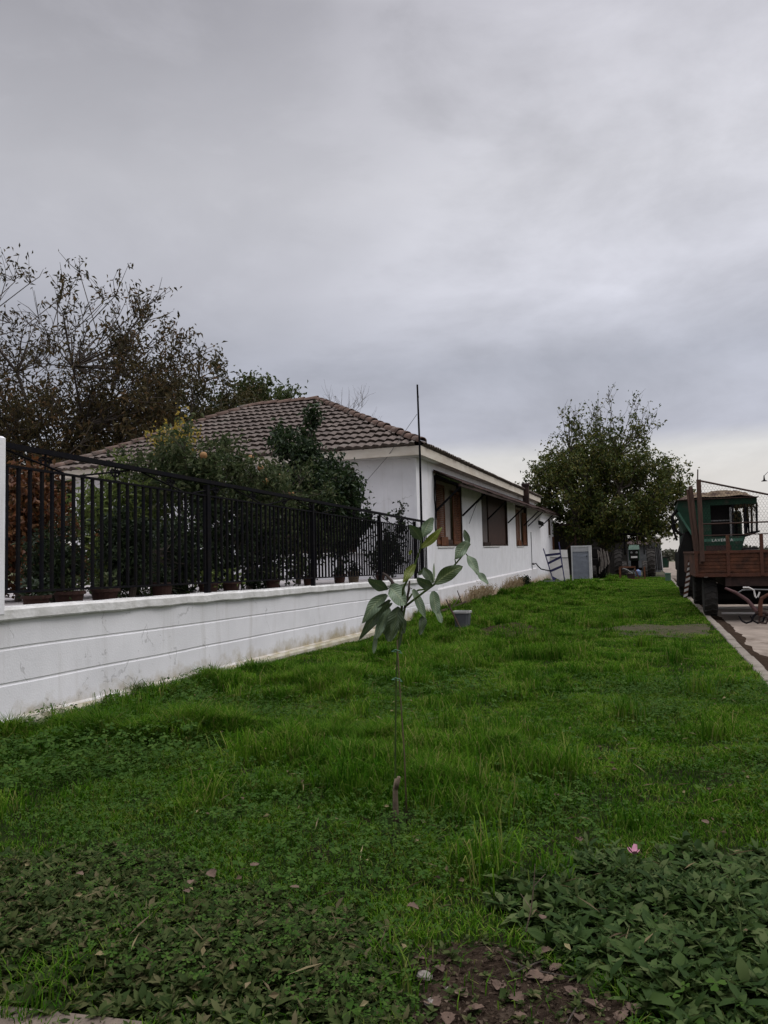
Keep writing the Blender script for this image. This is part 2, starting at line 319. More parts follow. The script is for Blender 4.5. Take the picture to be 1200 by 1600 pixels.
# ------------------------------------------------------------------ trees and shrubs
def tree(name, label, cat, base, blobs, leafm, seed, trunk_r=.2, nclus=120, per=120, leaf=(.16, .07), clus_r=.7, bark=None, trunk_h=1.5,
         twigs=3, group=None, twig_len=.8, sparse_top=None, bare=0, upright=.4, tw=.012):
    """trunk + limbs bowed out to leaf clumps spread through the crown's blobs (cx,cy,cz,rx,ry,rz,weight)"""
    rng = np.random.default_rng(seed); base = np.array(base, float); root = thing(name, label, cat, base, group)
    wts = np.array([b[6] for b in blobs], float); wts /= wts.sum(); cents = []
    while len(cents) < nclus:
        b = blobs[rng.choice(len(blobs), p=wts)]; q = rng.normal(size=3); q /= np.linalg.norm(q); q *= rng.random()**.42
        cents.append(np.array(b[:3])+q*np.array(b[3:6]))
    cents = np.array(cents); trunk = MB(); tops = cents[:, 2].max()
    lead = [base+np.array([0, 0, -.1]), base+np.array([.05, .02, trunk_h*.5])]
    mid = base+np.array([0, 0, trunk_h]); cm = cents.mean(0)
    lead += [mid, mid*.45+cm*.55+rng.normal(size=3)*.15*trunk_r*3, cm+rng.normal(size=3)*.3*trunk_r*4]
    trunk.tube(lead, [trunk_r*1.25, trunk_r, trunk_r*.9, trunk_r*.55, trunk_r*.12], 8)
    nl = max(5, nclus//14); limbs = []
    for i in range(nl):
        c = cents[rng.integers(nclus)]; t = rng.random(); a = mid+(cm-mid)*t*.5
        bow = a*.45+c*.55+np.array([0, 0, -.12*np.linalg.norm(c-a)*upright*-1 if False else .0])+rng.normal(size=3)*.12*np.linalg.norm(c-a)*.5
        pts = [a, a*.7+bow*.3+rng.normal(size=3)*.05, bow, c]; r0 = trunk_r*.42
        trunk.tube(pts, [r0, r0*.75, r0*.5, r0*.15], 6); limbs += [np.array(p) for p in (bow, (bow+a)/2, (bow+c)/2)]
    limbs = np.array(limbs); LP = []; LD = []
    for ci, c in enumerate(cents):
        k = np.argmin(((limbs-c)**2*np.array([1, 1, .6])).sum(1)+rng.random()*.5); a = limbs[k]
        m = (a+c)/2+rng.normal(size=3)*.1*np.linalg.norm(c-a)+np.array([0, 0, -.08*np.linalg.norm(c-a)])
        r1 = max(tw*1.4, trunk_r*.1); trunk.tube([a, m, c], [r1, r1*.7, tw], 5, False)
        ends = [c]
        for j in range(twigs):
            d = rng.normal(size=3)+np.array([0, 0, upright])+(c-cm)/(np.linalg.norm(c-cm)+.1)*.8; d /= np.linalg.norm(d)
            e = c+d*twig_len*(.5+rng.random()); mm = (c+e)/2+rng.normal(size=3)*.08*twig_len
            trunk.tube([c, mm, e], [tw, tw*.75, tw*.4], 4, False); ends += [mm, e]
        ends = np.array(ends); f = 1.0
        if sparse_top is not None: f = float(np.clip((sparse_top[1]-c[2])/(sparse_top[1]-sparse_top[0]), sparse_top[2], 1))
        if bare and rng.random() < bare: f *= .15
        nn = int(per*f*(.5+rng.random())); idx = rng.integers(len(ends), size=nn)
        sp = clus_r*(.55 if f > .5 else .28); p = ends[idx]+rng.normal(size=(nn, 3))*sp*np.array([1, 1, .8])*rng.random((nn, 1))
        LP.append(p); LD.append(rng.normal(size=(nn, 3))+np.array([0, 0, -.35]))
    trunk.build('trunk', bark or BARK, root)
    LP = np.concatenate(LP); LD = np.concatenate(LD); n = len(LP)
    s = .65+.7*rng.random(n); V, F = leaf_arrays(LP, LD, leaf[0]*s, leaf[1]*s, rng, full=leaf[0] > .09 and n < 3000)
    npobj('crown', V, F, leafm, root)
    return root

LF_TREE = leafmat('tree_leaf', [(.026, .042, .008), (.055, .074, .013), (.095, .104, .020), (.135, .11, .027)], .25, patch=(.7, .8, .7))
LF_WAL = leafmat('walnut_leaf', [(.022, .020, .012), (.045, .038, .018), (.075, .060, .026), (.10, .058, .028)], .25, .7, spec=.1)
LF_BRN = leafmat('brown_tree_leaf', [(.03, .032, .012), (.055, .05, .016), (.075, .055, .02), (.04, .045, .015)], .25)
LF_GRN = leafmat('fresh_tree_leaf', [(.025, .04, .012), (.05, .07, .018), (.07, .085, .022)], .3)
LF_DARK = leafmat('dark_shrub_leaf', [(.008, .014, .007), (.014, .024, .009), (.024, .036, .012)], .15, .5, spec=.15)
LF_FRUIT = leafmat('fruit_leaf', [(.018, .030, .011), (.036, .054, .018), (.062, .080, .032), (.095, .10, .048)], .3, .6, spec=.15)
LF_CIT = leafmat('glossy_leaf', [(.010, .022, .010), (.018, .034, .011), (.032, .052, .016)], .2, .45, spec=.2)
LF_YEL = leafmat('yellow_leaf', [(.28, .20, .03), (.35, .25, .04), (.16, .16, .03)], .3)
LF_ORG = leafmat('rust_leaf', [(.055, .022, .010), (.10, .034, .012), (.12, .050, .016), (.06, .038, .014)], .3)
LF_BAM = leafmat('bamboo_leaf', [(.07, .10, .025), (.11, .145, .04), (.15, .18, .055)], .35, .6, spec=.1)
LF_DRY = leafmat('dry_stem', [(.42, .33, .20), (.24, .16, .085), (.50, .42, .28), (.34, .25, .15)], .3, .8, spec=.05)

tree('walnut_tree', 'tall half bare walnut tree with thin brown foliage at far left', 'tree', (-23, 25, 0),
     [(-24, 25, 8.4, 6.5, 4, 5.6, 5), (-18.6, 24.6, 8, 3.0, 3, 4.0, 2.3), (-21, 24.5, 5.3, 5.5, 3, 2.7, 6)], LF_WAL, 3, .28, 400, 100, (.21, .075), .75, twigs=5,
     trunk_h=3.0, twig_len=.9, sparse_top=(8.0, 12.5, .30), bare=.15, upright=.8, tw=.016)
tree('brown_tree', 'bushy olive brown tree behind the left end of the tiled roof', 'tree', (-19.0, 31, 0),
     [(-19.2, 31, 7.0, 3.0, 2.6, 4.3, 3), (-21.5, 31, 5.2, 4.2, 3, 3.2, 2), (-17.4, 30.5, 7.2, 1.8, 2, 3.0, 1.4)], LF_BRN, 8, .22, 190, 150, (.19, .09), .7, twigs=3, trunk_h=2.4, sparse_top=(8.5, 11.5, .25), tw=.014)
tree('green_tree', 'smaller greener tree just behind the ridge of the roof', 'tree', (-18.2, 33, 0),
     [(-17.5, 33, 7.3, 2.3, 2.2, 2.7, 3), (-19.6, 33, 6, 2.5, 2, 3, 1.5)], LF_GRN, 12, .17, 110, 150, (.2, .10), .6, trunk_h=2.6, tw=.013)
tree('mulberry_tree', 'broad dark leafy tree standing over the tractor at the end of the house', 'tree', (-2.6, 50.5, 0),
     [(-2.5, 50, 5.1, 4.5, 4, 2.7, 5), (-2.6, 50, 7.0, 3.7, 3.2, 2.2, 3), (-2.1, 50, 9.3, 2.9, 2.2, 2.3, 1.8), (.6, 49.5, 5.2, 1.9, 2, 2.0, .8), (-5.6, 49.5, 5.8, 1.6, 2, 1.9, .8), (-2.4, 49.5, 3.2, 4.1, 3, 1.2, 2.4), (-1.6, 49.3, 2.6, 3.3, 2, .7, 1.6)],
     LF_TREE, 21, .33, 400, 125, (.19, .105), .60, twigs=4, trunk_h=1.9, twig_len=.95, sparse_top=(6.8, 9.8, .09), upright=1.7, tw=.013)
tree('bare_tree', 'small leafless tree showing above the ridge behind the house', 'tree', (-16.2, 41, 0),
     [(-15.9, 41, 9.2, 1.7, 1.5, 1.9, 1)], LF_BRN, 5, .09, 42, 1, (.1, .05), .3, twigs=5, trunk_h=4, upright=1.5, twig_len=1.0, tw=.008, bark=mat('grey_bark', (.12, .10, .09), (.08, .068, .06), 7, .95))

# ------------------------------------------------------------------ setting: ground, road, kerb, terrace
def sheet(name, x0, x1, y0, y1, z, nx, ny, material, bumpf=None):
    xs = np.linspace(x0, x1, nx+1); ys = np.linspace(y0, y1, ny+1); Xg, Yg = np.meshgrid(xs, ys); Zg = np.full_like(Xg, z)
    if bumpf is not None: Zg = Zg+bumpf(Xg, Yg)
    i = (np.arange(ny)[:, None]*(nx+1)+np.arange(nx)[None, :]).ravel()
    o = npobj(name, np.stack([Xg, Yg, Zg], -1), [np.stack([i, i+1, i+nx+2, i+nx+1], 1)], material, smooth=True)
    return tag(o, kind='structure')
FIELD = mat('field', (.045, .058, .022), (.07, .065, .035), .05, .95, c3=(.10, .085, .05), c3amt=.6)
sheet('ground', -900, 900, -200, 2200, -.16, 30, 40, FIELD)
sheet('lawn', -5.3, 1.14, .2, 46, 0, 70, 440, LAWNG, gz)
sheet('road', 1.24, 9, 1.0, 130, -.09, 40, 400, CONC, lambda x, y: .05*(fbm(x*.9, y*.9, 2)-.5)+.03*(fbm(x*4, y*4, 9)-.5)*np.clip((2.4-x), 0, 1))
sheet('farm_yard', -14, 1.14, 46.01, 75, -.03, 40, 60, mat('yard_dirt', (.06, .05, .035), (.035, .04, .018), 1.2, .95, .5), lambda x, y: .05*(fbm(x, y, 4)-.5))
sheet('verge', 1.24, 1.95, 3.0, 46, -.055, 10, 240, SOIL, lambda x, y: .05*(fbm(x*5, y*2.0, 8)-.5)-.10*np.clip((x-1.36)/.32+.9*(fbm(x*1.4, y*.8, 18)-.5), 0, 1))
kb = MB(); rk = random.Random(4); yk = 2.0
while yk < 44:
    ln = 1.0; j = rk.uniform(-.012, .012); h = rk.uniform(-.012, .012)
    kb.box(1.12+j, 1.25+j, yk, yk+ln-.012, -.3, .035+h, b=.012); yk += ln
tag(kb.build('kerb', KERB), kind='structure')
pv = [atZ(-300, 1556, .02), atZ(20, 1578, .02), atZ(110, 1588, .02), atZ(222, 1601, .02)]
pm = MB(); pts = [(-8, pv[0][1])]+[(p[0], p[1]) for p in pv]+[(-.9, 1.2), (-.9, -1), (-8, -1)]
n = len(pts); pm.add([(x, y, .03) for x, y in pts]+[(x, y, -.3) for x, y in pts], [tuple(range(n-1, -1, -1))]+[(i, (i+1) % n, n+(i+1) % n, n+i) for i in range(n)])
tag(pm.build('pavement', mat('pavement_concrete', (.14, .11, .088), (.09, .072, .058), 9, .95, .4)), kind='structure')
sheet('terrace', -26, -5.36, 4.2, 18.28, .92, 30, 30, mat('terrace_concrete', (.30, .28, .28), (.22, .2, .2), 2, .95, .3))
# far hedge along the fields
rng = np.random.default_rng(77)
nH = 16000; hx = rng.uniform(-60, 120, nH); hy = 150+rng.normal(size=nH)*2; hh = 1.3+1.5*fbm(hx*.12, hx*0, 3)
P = np.stack([hx, hy, rng.random(nH)*hh-.1], 1); V, F = leaf_arrays(P, rng.normal(size=(nH, 3)), .6+.3*rng.random(nH), .4+.2*rng.random(nH), rng)
tag(npobj('hedgerow', V, F, leafmat('hedge_leaf', [(.05, .05, .035), (.07, .065, .045), (.06, .07, .04)], .1)), 'low grey green hedgerow along the far edge of the fields', 'hedge', kind='stuff')

# ------------------------------------------------------------------ garden wall with cap
WX = -5.08
def tilt(y): return -.0118*(y-5.0)
gw = thing('garden_wall', 'long low white rendered wall below the black railing', 'wall', (WX, 5, 0))
prof = [(.06, -.3), (.06, .115), (.045, .135), (0, .15), (0, .415), (-.007, .427), (-.007, .435), (0, .447), (0, .705), (-.007, .716), (-.007, .724), (0, .735), (0, .955)]
ys = np.arange(4.0, 19.21, .15)
def profile_mesh(name, prof, ys, x0, material, parent, wob=.006, zs=1.0, seed=1, thick=.22):
    rr = np.random.default_rng(seed); V = []; n = len(prof)
    for y in ys:
        for k, (dx, z) in enumerate(prof): V.append((x0+dx+wob*(float(vnoise(np.array([y*1.7]), np.array([z*5.0]), seed)[0])-.5)*2, y, z*zs+tilt(y)*(z > 0)+(.012*(float(vnoise(np.array([y*1.1]), np.array([round(z*3)*1.0]), seed+5)[0])-.5) if .2 < z < .9 else 0)))
    i = (np.arange(len(ys)-1)[:, None]*n+np.arange(n-1)[None, :]).ravel()
    b = len(V)
    for y in (ys[0], ys[-1]):
        V += [(x0-thick, y, prof[0][1]), (x0-thick, y, prof[-1][1]+tilt(y))]
    m = (len(ys)-1)*n
    F = [np.stack([i, i+n, i+n+1, i+1], 1), np.array([[n-1, m+n-1, b+3, b+1], [b, b+1, b+3, b+2]])]
    e0 = [list(range(n))+[b+1, b]]; e1 = [[m+k for k in range(n-1, -1, -1)]+[b+2, b+3]]
    return npobj(name, V, F+[np.array(e0), np.array(e1)], material, parent)
profile_mesh('wall', prof[2:], ys, WX, WHITE, gw)
profile_mesh('footing', [(.075, -.4), (.075, .10), (.05, .132), (-.02, .142)], ys+.003, WX, FOOT, gw, wob=.02, seed=3)
cm_ = MB(); yk = 4.0
cp = []
for y in np.arange(4.0, 19.25, .1):
    wz = .016*(float(vnoise(np.array([y*2.6]), np.array([.3]), 4)[0])-.5); wx = .028*(float(vnoise(np.array([y*2.6]), np.array([.9]), 6)[0])-.5)
    t = tilt(y)+wz; cp.append([(WX-.26, y, .957+t), (WX+.035+wx, y, .957+t), (WX+.045+wx, y, .972+t), (WX+.04+wx, y, 1.045+t), (WX+.02+wx, y, 1.063+t), (WX-.26, y, 1.063+t)])
V = np.array(cp).reshape(-1, 3); n = 6; i = (np.arange(len(cp)-1)[:, None]*n+np.arange(n)[None, :]).ravel(); k = (np.arange(len(cp)-1)[:, None]*n+((np.arange(n)+1) % n)[None, :]).ravel()
npobj('wall_cap', V, [np.stack([i, i+n, k+n, k], 1), np.array([[0, 1, 2, 3, 4, 5], [len(V)-1-q for q in range(6)]])], CAPM, gw)
MB().box(WX-.30, WX+.055, 4.3, 5.03, 1.0, 2.49, b=.015).build('pillar', WHITE, gw)

# ------------------------------------------------------------------ iron railing
rl = thing('iron_railing', 'black wrought iron railing with scrolls on top of the white wall', 'railing', (WX-.1, 5, 1.0))
FX = WX-.09
posts = [8.35, 11.55, 14.9, 17.45]
def rz(y, h): return h+tilt(y)
MB().bar((FX, 5.03, rz(5.03, 2.45)), (FX, 18.6, rz(18.6, 2.45)), .06, .045).build('top_rail', BLACK, rl)
MB().bar((FX, 5.03, rz(5.03, 2.275)), (FX, 18.6, rz(18.6, 2.275)), .035, .02).build('upper_rail', BLACK, rl)
MB().bar((FX, 5.03, rz(5.03, 1.19)), (FX, 18.6, rz(18.6, 1.19)), .035, .02).build('bottom_rail', BLACK, rl)
for y in posts: MB().box(FX-.03, FX+.03, y-.03, y+.03, rz(y, 1.06), rz(y, 2.41)).build('post', BLACK, rl)
rb = random.Random(9); y = 5.17
nb = 0
while y < 18.55:
    if min(abs(y-p) for p in posts) > .055:
        j = rb.uniform(-.006, .006); MB().box(FX-.0125, FX+.0125, y-.0135+j, y+.0135+j, rz(y, 1.20), rz(y, 2.265)).build('bar', BLACK, rl); nb += 1
    y += .1355
def scroll(cy, cz, s, flip):
    pts = []
    for t in np.linspace(0, 1, 14):
        a = t*1.6*2*pi*.85; r = s*(1-.72*t); pts.append((FX, cy+flip*(r*cos(a)-s*.4), cz+r*sin(a)))
    return pts
y = 5.62; 
while y < 18.3:
    m = MB(); zc = rz(y, 2.36)
    for fl in (-1, 1): m.tube(scroll(y+fl*.05, zc, .046, fl), .010, 5)
    m.bar((FX, y, rz(y, 2.28)), (FX, y, rz(y, 2.43)), .012)
    m.build('scroll', BLACK, rl); y += .98
y = 5.1; up = True
while y < 18.0:
    MB().tube([(FX, y, rz(y, 2.42 if up else 2.285)), (FX, y+.75, rz(y+.75, 2.285 if up else 2.42))], .010, 5).build('brace_rod', BLACK, rl); y += .98; up = not up

# ------------------------------------------------------------------ house
HX, HY = -5.35, 18.3
TILTA = math.atan(.0100)
hs = thing('farmhouse', 'long white single storey farmhouse with brown tiled hip roof', 'house', (HX, HY, 0))
hs.rotation_euler = (TILTA, 0, 0)
HEND, HLEFT = 40.0, -15.8
WZ1 = 3.90
# wall with window openings on the right side: strips between openings
wins = [(20.15, 23.3, 1.68, 3.62), (26.35, 31.55, 1.68, 3.58), (33.65, 37.1, 1.66, 3.5)]
wl = MB(); T = .32
def rside(y0, y1, z0, z1): wl.box(HX-T, HX, y0, y1, z0, z1)
edges = [HY]+[v for w_ in wins for v in w_[:2]]+[HEND]
for a, b in zip(edges[0::2], edges[1::2]): rside(a, b, -.3, WZ1)
for (a, b, z0, z1) in wins: rside(a, b, -.3, z0); rside(a, b, z1, WZ1)
# front wall with a wide dark opening
fo = (-10.4, -6.97, 1.52, 3.74)
wl.box(fo[1], HX-T, HY, HY+T, -.3, WZ1); wl.box(HLEFT, fo[0], HY, HY+T, -.3, WZ1)
wl.box(fo[0], fo[1], HY, HY+T, -.3, fo[2]); wl.box(fo[0], fo[1], HY, HY+T, fo[3], WZ1)
wl.box(HLEFT, HLEFT+T, HY+T, HEND-T, -.3, WZ1); wl.box(HLEFT, HX-T, HEND-T, HEND, -.3, WZ1)
wl.build('wall', HWHITE, hs)
pl = []
for y in np.arange(HY-.02, HEND+.01, .25):
    d = .05+.014*float(vnoise(np.array([y*1.3]), np.array([.5]), 8)[0]); t = .012*float(vnoise(np.array([y*.9]), np.array([2.5]), 8)[0])
    pl.append([(HX+.002, y, -.35), (HX+d, y, -.35), (HX+d-.01, y, .505+t), (HX+.02, y, .54+t), (HX+.002, y, .55+t)])
V = np.array(pl).reshape(-1, 3); n = 5; i = (np.arange(len(pl)-1)[:, None]*n+np.arange(n-1)[None, :]).ravel()
npobj('plinth', V, [np.stack([i, i+n, i+n+1, i+1], 1), np.array([[0, 1, 2, 3, 4], [len(V)-1-q for q in range(5)]])], PLINTH, hs)
MB().box(HX-.06, HX+.022, HY-.022, HY+.12, .55, WZ1-.01).build('corner_strip', HWHITE, hs)
# windows on the side
def shutter(parent, y0, y1, x, z0, z1, n=None):
    f = MB(); s = .055
    f.box(x-.035, x, y0, y0+s, z0, z1); f.box(x-.035, x, y1-s, y1, z0, z1); f.box(x-.035, x, y0+s, y1-s, z0, z0+.11); f.box(x-.035, x, y0+s, y1-s, z1-.08, z1)
    sh = f.build('shutter', SHUT, parent); sl = MB(); z = z0+.13
    while z < z1-.11:
        sl.hexa([(x-.034, y0+s, z+.03), (x-.004, y0+s, z-.008), (x-.004, y1-s, z-.008), (x-.034, y1-s, z+.03), (x-.034, y0+s, z+.038), (x-.004, y0+s, z+.0), (x-.004, y1-s, z+.0), (x-.034, y1-s, z+.038)]); z += .052
    sl.build('louvre', SHUT, sh); return sh
for k, (a, b, z0, z1) in enumerate(wins):
    fr = MB(); t = .07; xi = HX-.17
    fr.box(xi, HX+.004, a+.002, a+t, z0+.003, z1-.003); fr.box(xi, HX+.004, b-t, b-.002, z0+.003, z1-.003); fr.box(xi, HX-.002, a+t, b-t, z1-t, z1-.003); fr.box(xi, HX-.01, a+t, b-t, z0+.003, z0+.05)
    wn = fr.build('window', DKWOOD, hs)
    MB().box(HX-.2, HX+.03, a+.1, a+(b-a)*.62, z0-.045, z0+.001, b=.006).build('sill', CAPM, wn)
    if k == 1:
        MB().box(xi+.04, xi+.055, a+t, a+1.48, z0+.06, z1-t).build('blind', mat('grey_board', (.13, .11, .105), (.09, .075, .07), 4, .8), wn)
        MB().box(xi+.07, xi+.09, a+1.56, b-t, z0+.06, z1-t).build('roller_panel', ROLLER, wn)
        MB().box(xi+.04, xi+.1, a+1.485, a+1.555, z0+.06, z1-t).build('mullion', DKWOOD, wn)
        MB().box(HX-.2, HX+.035, a+.12, a+1.3, z0+.005, z0+.13).build('plank', RUST, wn)
    else:
        MB().box(xi+.01, xi+.03, a+t, b-t, z0+.06, z1-t).build('blind', CURT, wn)
        wd = (b-a)*.30
        shutter(wn, a+t+.02, a+t+.02+wd, HX-.0, z0+.06, z1-.22); shutter(wn, b-t-.02-wd*.95, b-t-.02, HX-.03, z0+.06, z1-.28)
        MB().box(HX+.004, HX+.03, a+.45, a+.45+wd*.8, z0+.02, z0+.27).build('plank', SHUT, wn)
        MB().box(xi+.04, HX-.06, a+t+wd+.03, b-t-wd-.02, z0+.06, z0+.2).build('planter_box', DKWOOD, wn)
# dark opening in the front
wn = MB().box(fo[0], fo[0]+.1, HY-.01, HY+.2, fo[2], fo[3]).box(fo[1]-.1, fo[1], HY-.01, HY+.2, fo[2], fo[3]).box(fo[0]+.1, fo[1]-.1, HY-.008, HY+.2, fo[3]-.1, fo[3]).build('window', DKWOOD, hs)
MB().box(fo[0]+.1, fo[1]-.1, HY+.12, HY+.15, fo[2], fo[3]-.1).build('shutter', mat('dark_shutter', (.05, .03, .024), (.03, .02, .018), 4, .7), wn)
MB().box(fo[0]-.05, fo[1]+.05, HY-.06, HY+.1, fo[2]-.07, fo[2]).build('sill', CAPM, wn)
# eaves
EX, EY, EZ = -5.08, 17.88, 3.91
ev = MB(); ev.box(HLEFT-.35, EX, EY, HY, EZ-.02, EZ+.0); 
fa = MB(); fa.box(EX-.09, EX, EY+.09, HEND+.3, EZ, EZ+.225); fa.box(HLEFT-.35, EX, EY, EY+.09, EZ, EZ+.225)
fa.build('fascia', FASC, hs)
sf = MB(); sf.box(HX-.02, EX-.09, HY, HEND+.3, EZ-.01, EZ+.05); sf.box(HLEFT-.35, EX-.09, EY+.09, HY+.02, EZ-.012, EZ+.048); sf.build('soffit', SOFF, hs)
# tiles
def tile_slope(name, O, u, v, nrm, length, vlen, lo, hi, seed, course=.415, tw=.235):
    O, u, v, nrm = map(np.array, (O, u, v, nrm)); rr = np.random.default_rng(seed); VV = []; FF = []; base = 0; nc = int(round(vlen/course)); c = vlen/nc
    for i in range(nc):
        v0 = i*c; v1 = min(v0+c*1.08, vlen+.02); vm = v0+c*.45; u0 = lo(vm); u1 = hi(vm)
        us = np.arange(u0, u1+.02, .039); 
        if len(us) < 3: continue
        ti = np.floor((us-(i % 2)*tw*.0)/tw).astype(int); ph = (us/tw)*2*pi
        hsh = np.sin(ti*12.9898+i*78.233+seed)*43758.5; rnd = hsh-np.floor(hsh)
        wave = .021*np.sin(ph)+.008*np.sin(2*ph+.6); jit = (rnd-.5)*.018; slip = (rnd-.5)*.03
        sag = .03*(vnoise(us*.25, us*0+i*.2, seed)-.5)
        rows = [(v0+slip+.05, .010+wave*1.0+jit-.04), (v0+slip-.02, .082+wave+jit), (v0+c*.5, .055+wave*.95+jit*.7), (v1*np.ones_like(us), .012+wave*.9)]
        for vv, hgt in rows: VV.append(O+us[:, None]*u+np.broadcast_to(np.asarray(vv).reshape(-1, 1), (len(us), 1))*v+(hgt+sag)[:, None]*nrm)
        m = len(us); q = np.arange(m-1)
        for r in range(3): FF.append(np.stack([base+r*m+q, base+r*m+q+1, base+(r+1)*m+q+1, base+(r+1)*m+q], 1))
        base += 4*m
    return np.concatenate(VV), np.concatenate(FF)
RA = np.array([-9.86, 22.66, 6.49]); RB = np.array([-12.25, 22.66, 6.49]); EL = -16.15; TZ = 4.15
b_ = RA[1]-EY; rise = RA[2]-TZ; sl = sqrt(b_**2+rise**2); vF = np.array([0, b_/sl, rise/sl]); nF = np.array([0, -rise/sl, b_/sl])
EXo = EX+.04
LF = EXo-EL
V1, F1 = tile_slope('f', (EL, EY-.05, TZ), (1, 0, 0), vF, nF, LF, sl, lambda v: (RB[0]-EL)*v/sl, lambda v: LF-(EXo-RA[0])*v/sl, 3)
bR = EXo-RA[0]; slR = sqrt(bR**2+rise**2); vR = np.array([-bR/slR, 0, rise/slR]); nR = np.array([rise/slR, 0, bR/slR])
RL = HEND+.35-EY
V2, F2 = tile_slope('r', (EXo, EY-.05, TZ), (0, 1, 0), vR, nR, RL, slR, lambda v: b_*v/slR, lambda v: RL, 5)
bL = RB[0]-EL; slL = sqrt(bL**2+rise**2); vL = np.array([bL/slL, 0, rise/slL]); nL = np.array([-rise/slL, 0, bL/slL])
V3, F3 = tile_slope('l', (EL, EY, TZ), (0, 1, 0), vL, nL, RL, slL, lambda v: b_*v/slL, lambda v: RL, 6)
V4 = np.array([(RA[0]+.1, RA[1], RA[2]+.01), (RA[0]+.1, HEND+.3, RA[2]+.01), (RB[0]-.1, HEND+.3, RA[2]+.01), (RB[0]-.1, RA[1], RA[2]+.01)])
o1, o2, o3 = len(V1), len(V1)+len(V2), len(V1)+len(V2)+len(V3)
roof = npobj('roof', np.concatenate([V1, V2, V3, V4]), [F1, F2+o1, F3+o2, np.array([[0, 1, 2, 3]])+o3], TILE, hs)
def ridge(a, b, seed, r=.105, ln=.40):
    a = Vector(a); b = Vector(b); d = (b-a); n = max(1, int(d.length/ln)); m = MB(); rr = random.Random(seed); dn = d.normalized()
    sx = dn.cross(Vector((0, 0, 1))).normalized(); uz = sx.cross(dn).normalized()
    for i in range(n):
        p0 = a+d*(i/n)-dn*.03; p1 = a+d*((i+1)/n)+dn*.02; ra = r*1.12+rr.uniform(-.01, .01); rb_ = r*.88; vs = []; K = 7
        off = uz*rr.uniform(-.012, .012)
        for p, rad, l_ in ((p0, ra, .02), (p1, rb_, 0)):
            for k_ in range(K): t = pi*k_/(K-1); vs.append(p+sx*cos(t)*rad+uz*(sin(t)*rad*.95+l_-.02)+off)
        for k_ in range(K): t = pi*k_/(K-1); vs.append(p0+sx*cos(t)*(ra-.02)+uz*(sin(t)*(ra-.02)*.95)+off)
        m.add(vs, [(k_, k_+1, K+k_+1, K+k_) for k_ in range(K-1)]+[(k_+1, k_, 2*K+k_, 2*K+k_+1) for k_ in range(K-1)])
    return m
rc = np.array([EXo, EY-.03, TZ+.06]); lc = np.array([EL, EY-.03, TZ+.06]); up_ = np.array([0, 0, .06])
ridge(rc, RA+up_, 1, .12).build('ridge_tiles', RIDGE, roof, True)
ridge(lc, RB+up_, 2, .12).build('ridge_tiles', RIDGE, roof, True)
ridge(RA+up_, RB+up_, 3, .12).build('ridge_tiles', RIDGE, roof, True)
# rusty awning over the side windows
AW0, AW1, AXO = 19.9, 42.2, -4.55
aw = []
for y in np.arange(AW0, AW1, .04):
    wv = .014*sin(y*2*pi/.16); sg = .05*(float(vnoise(np.array([y*.45]), np.array([1.0]), 5)[0])-.5)
    ex = AXO+.05*(float(vnoise(np.array([floor_ if False else math.floor(y/.9)*1.0]), np.array([.2]), 9)[0])-.5)
    aw.append([(HX+.03, y, 3.74+wv), ((HX+ex)/2, y, 3.55+wv+sg*.5), (ex, y, 3.36+wv+sg), (ex, y, 3.345+wv+sg), ((HX+ex)/2, y, 3.535+wv+sg*.5), (HX+.03, y, 3.725+wv)])
V = np.array(aw).reshape(-1, 3); n = 6; q = np.arange(len(aw)-1)[:, None]*n
cols_ = np.concatenate([np.concatenate([q+a, q+n+a, q+n+(a+1) % n, q+(a+1) % n], 1) for a in range(n)])
awn = npobj('awning', V, [cols_], RUST, hs)
bm_ = MB(); bm_.bar((AXO-.06, AW0, 3.30), (AXO-.06, AW1, 3.30), .05, .07); bm_.bar((HX+.06, AW0, 3.68), (HX+.06, AW1, 3.68), .05, .06); bm_.build('beam', DKWOOD, awn)
for y in (20.1, 23.35, 27.3, 31.65, 36.0, 37.4, 41.6):
    m = MB(); m.bar((HX+.0, y, 2.62), (AXO-.06, y, 3.29), .05, .05); m.bar((HX+.02, y+.05, 3.63), (AXO-.06, y+.05, 3.27), .04, .05); m.build('strut', BLACK, awn)
cx = -5.0
MB().box(cx-.13, cx+.13, 34.5, 34.76, 3.55, 4.45).box(cx-.16, cx+.16, 34.47, 34.79, 4.36, 4.47).build('flue', RUST, hs)
MB().tube([(HX+.03, 38.1, 2.35), (HX+.03, 38.12, 1.6), (HX+.035, 38.05, .9), (HX+.03, 38.1, .15)], .018, 6).build('drain_pipe', STEEL, hs)
wr = MB(); wr.tube([(HX+.02, 20.02+.04*sin(k*1.7), 3.6-.2*k) for k in range(9)], .018, 5); wr.tube([(HX+.04, 20.08+.03*sin(k*2.3), 3.62-.11*k) for k in range(12)], .012, 5)
wr.build('cable', BLACK, hs)
MB().tube([(HX+.02, 24.2, 2.4), (HX+.05, 24.6, 2.7), (HX+.1, 25.1, 3.1), (HX+.2, 25.5, 3.28)], .008, 5).build('cable', BLACK, hs)

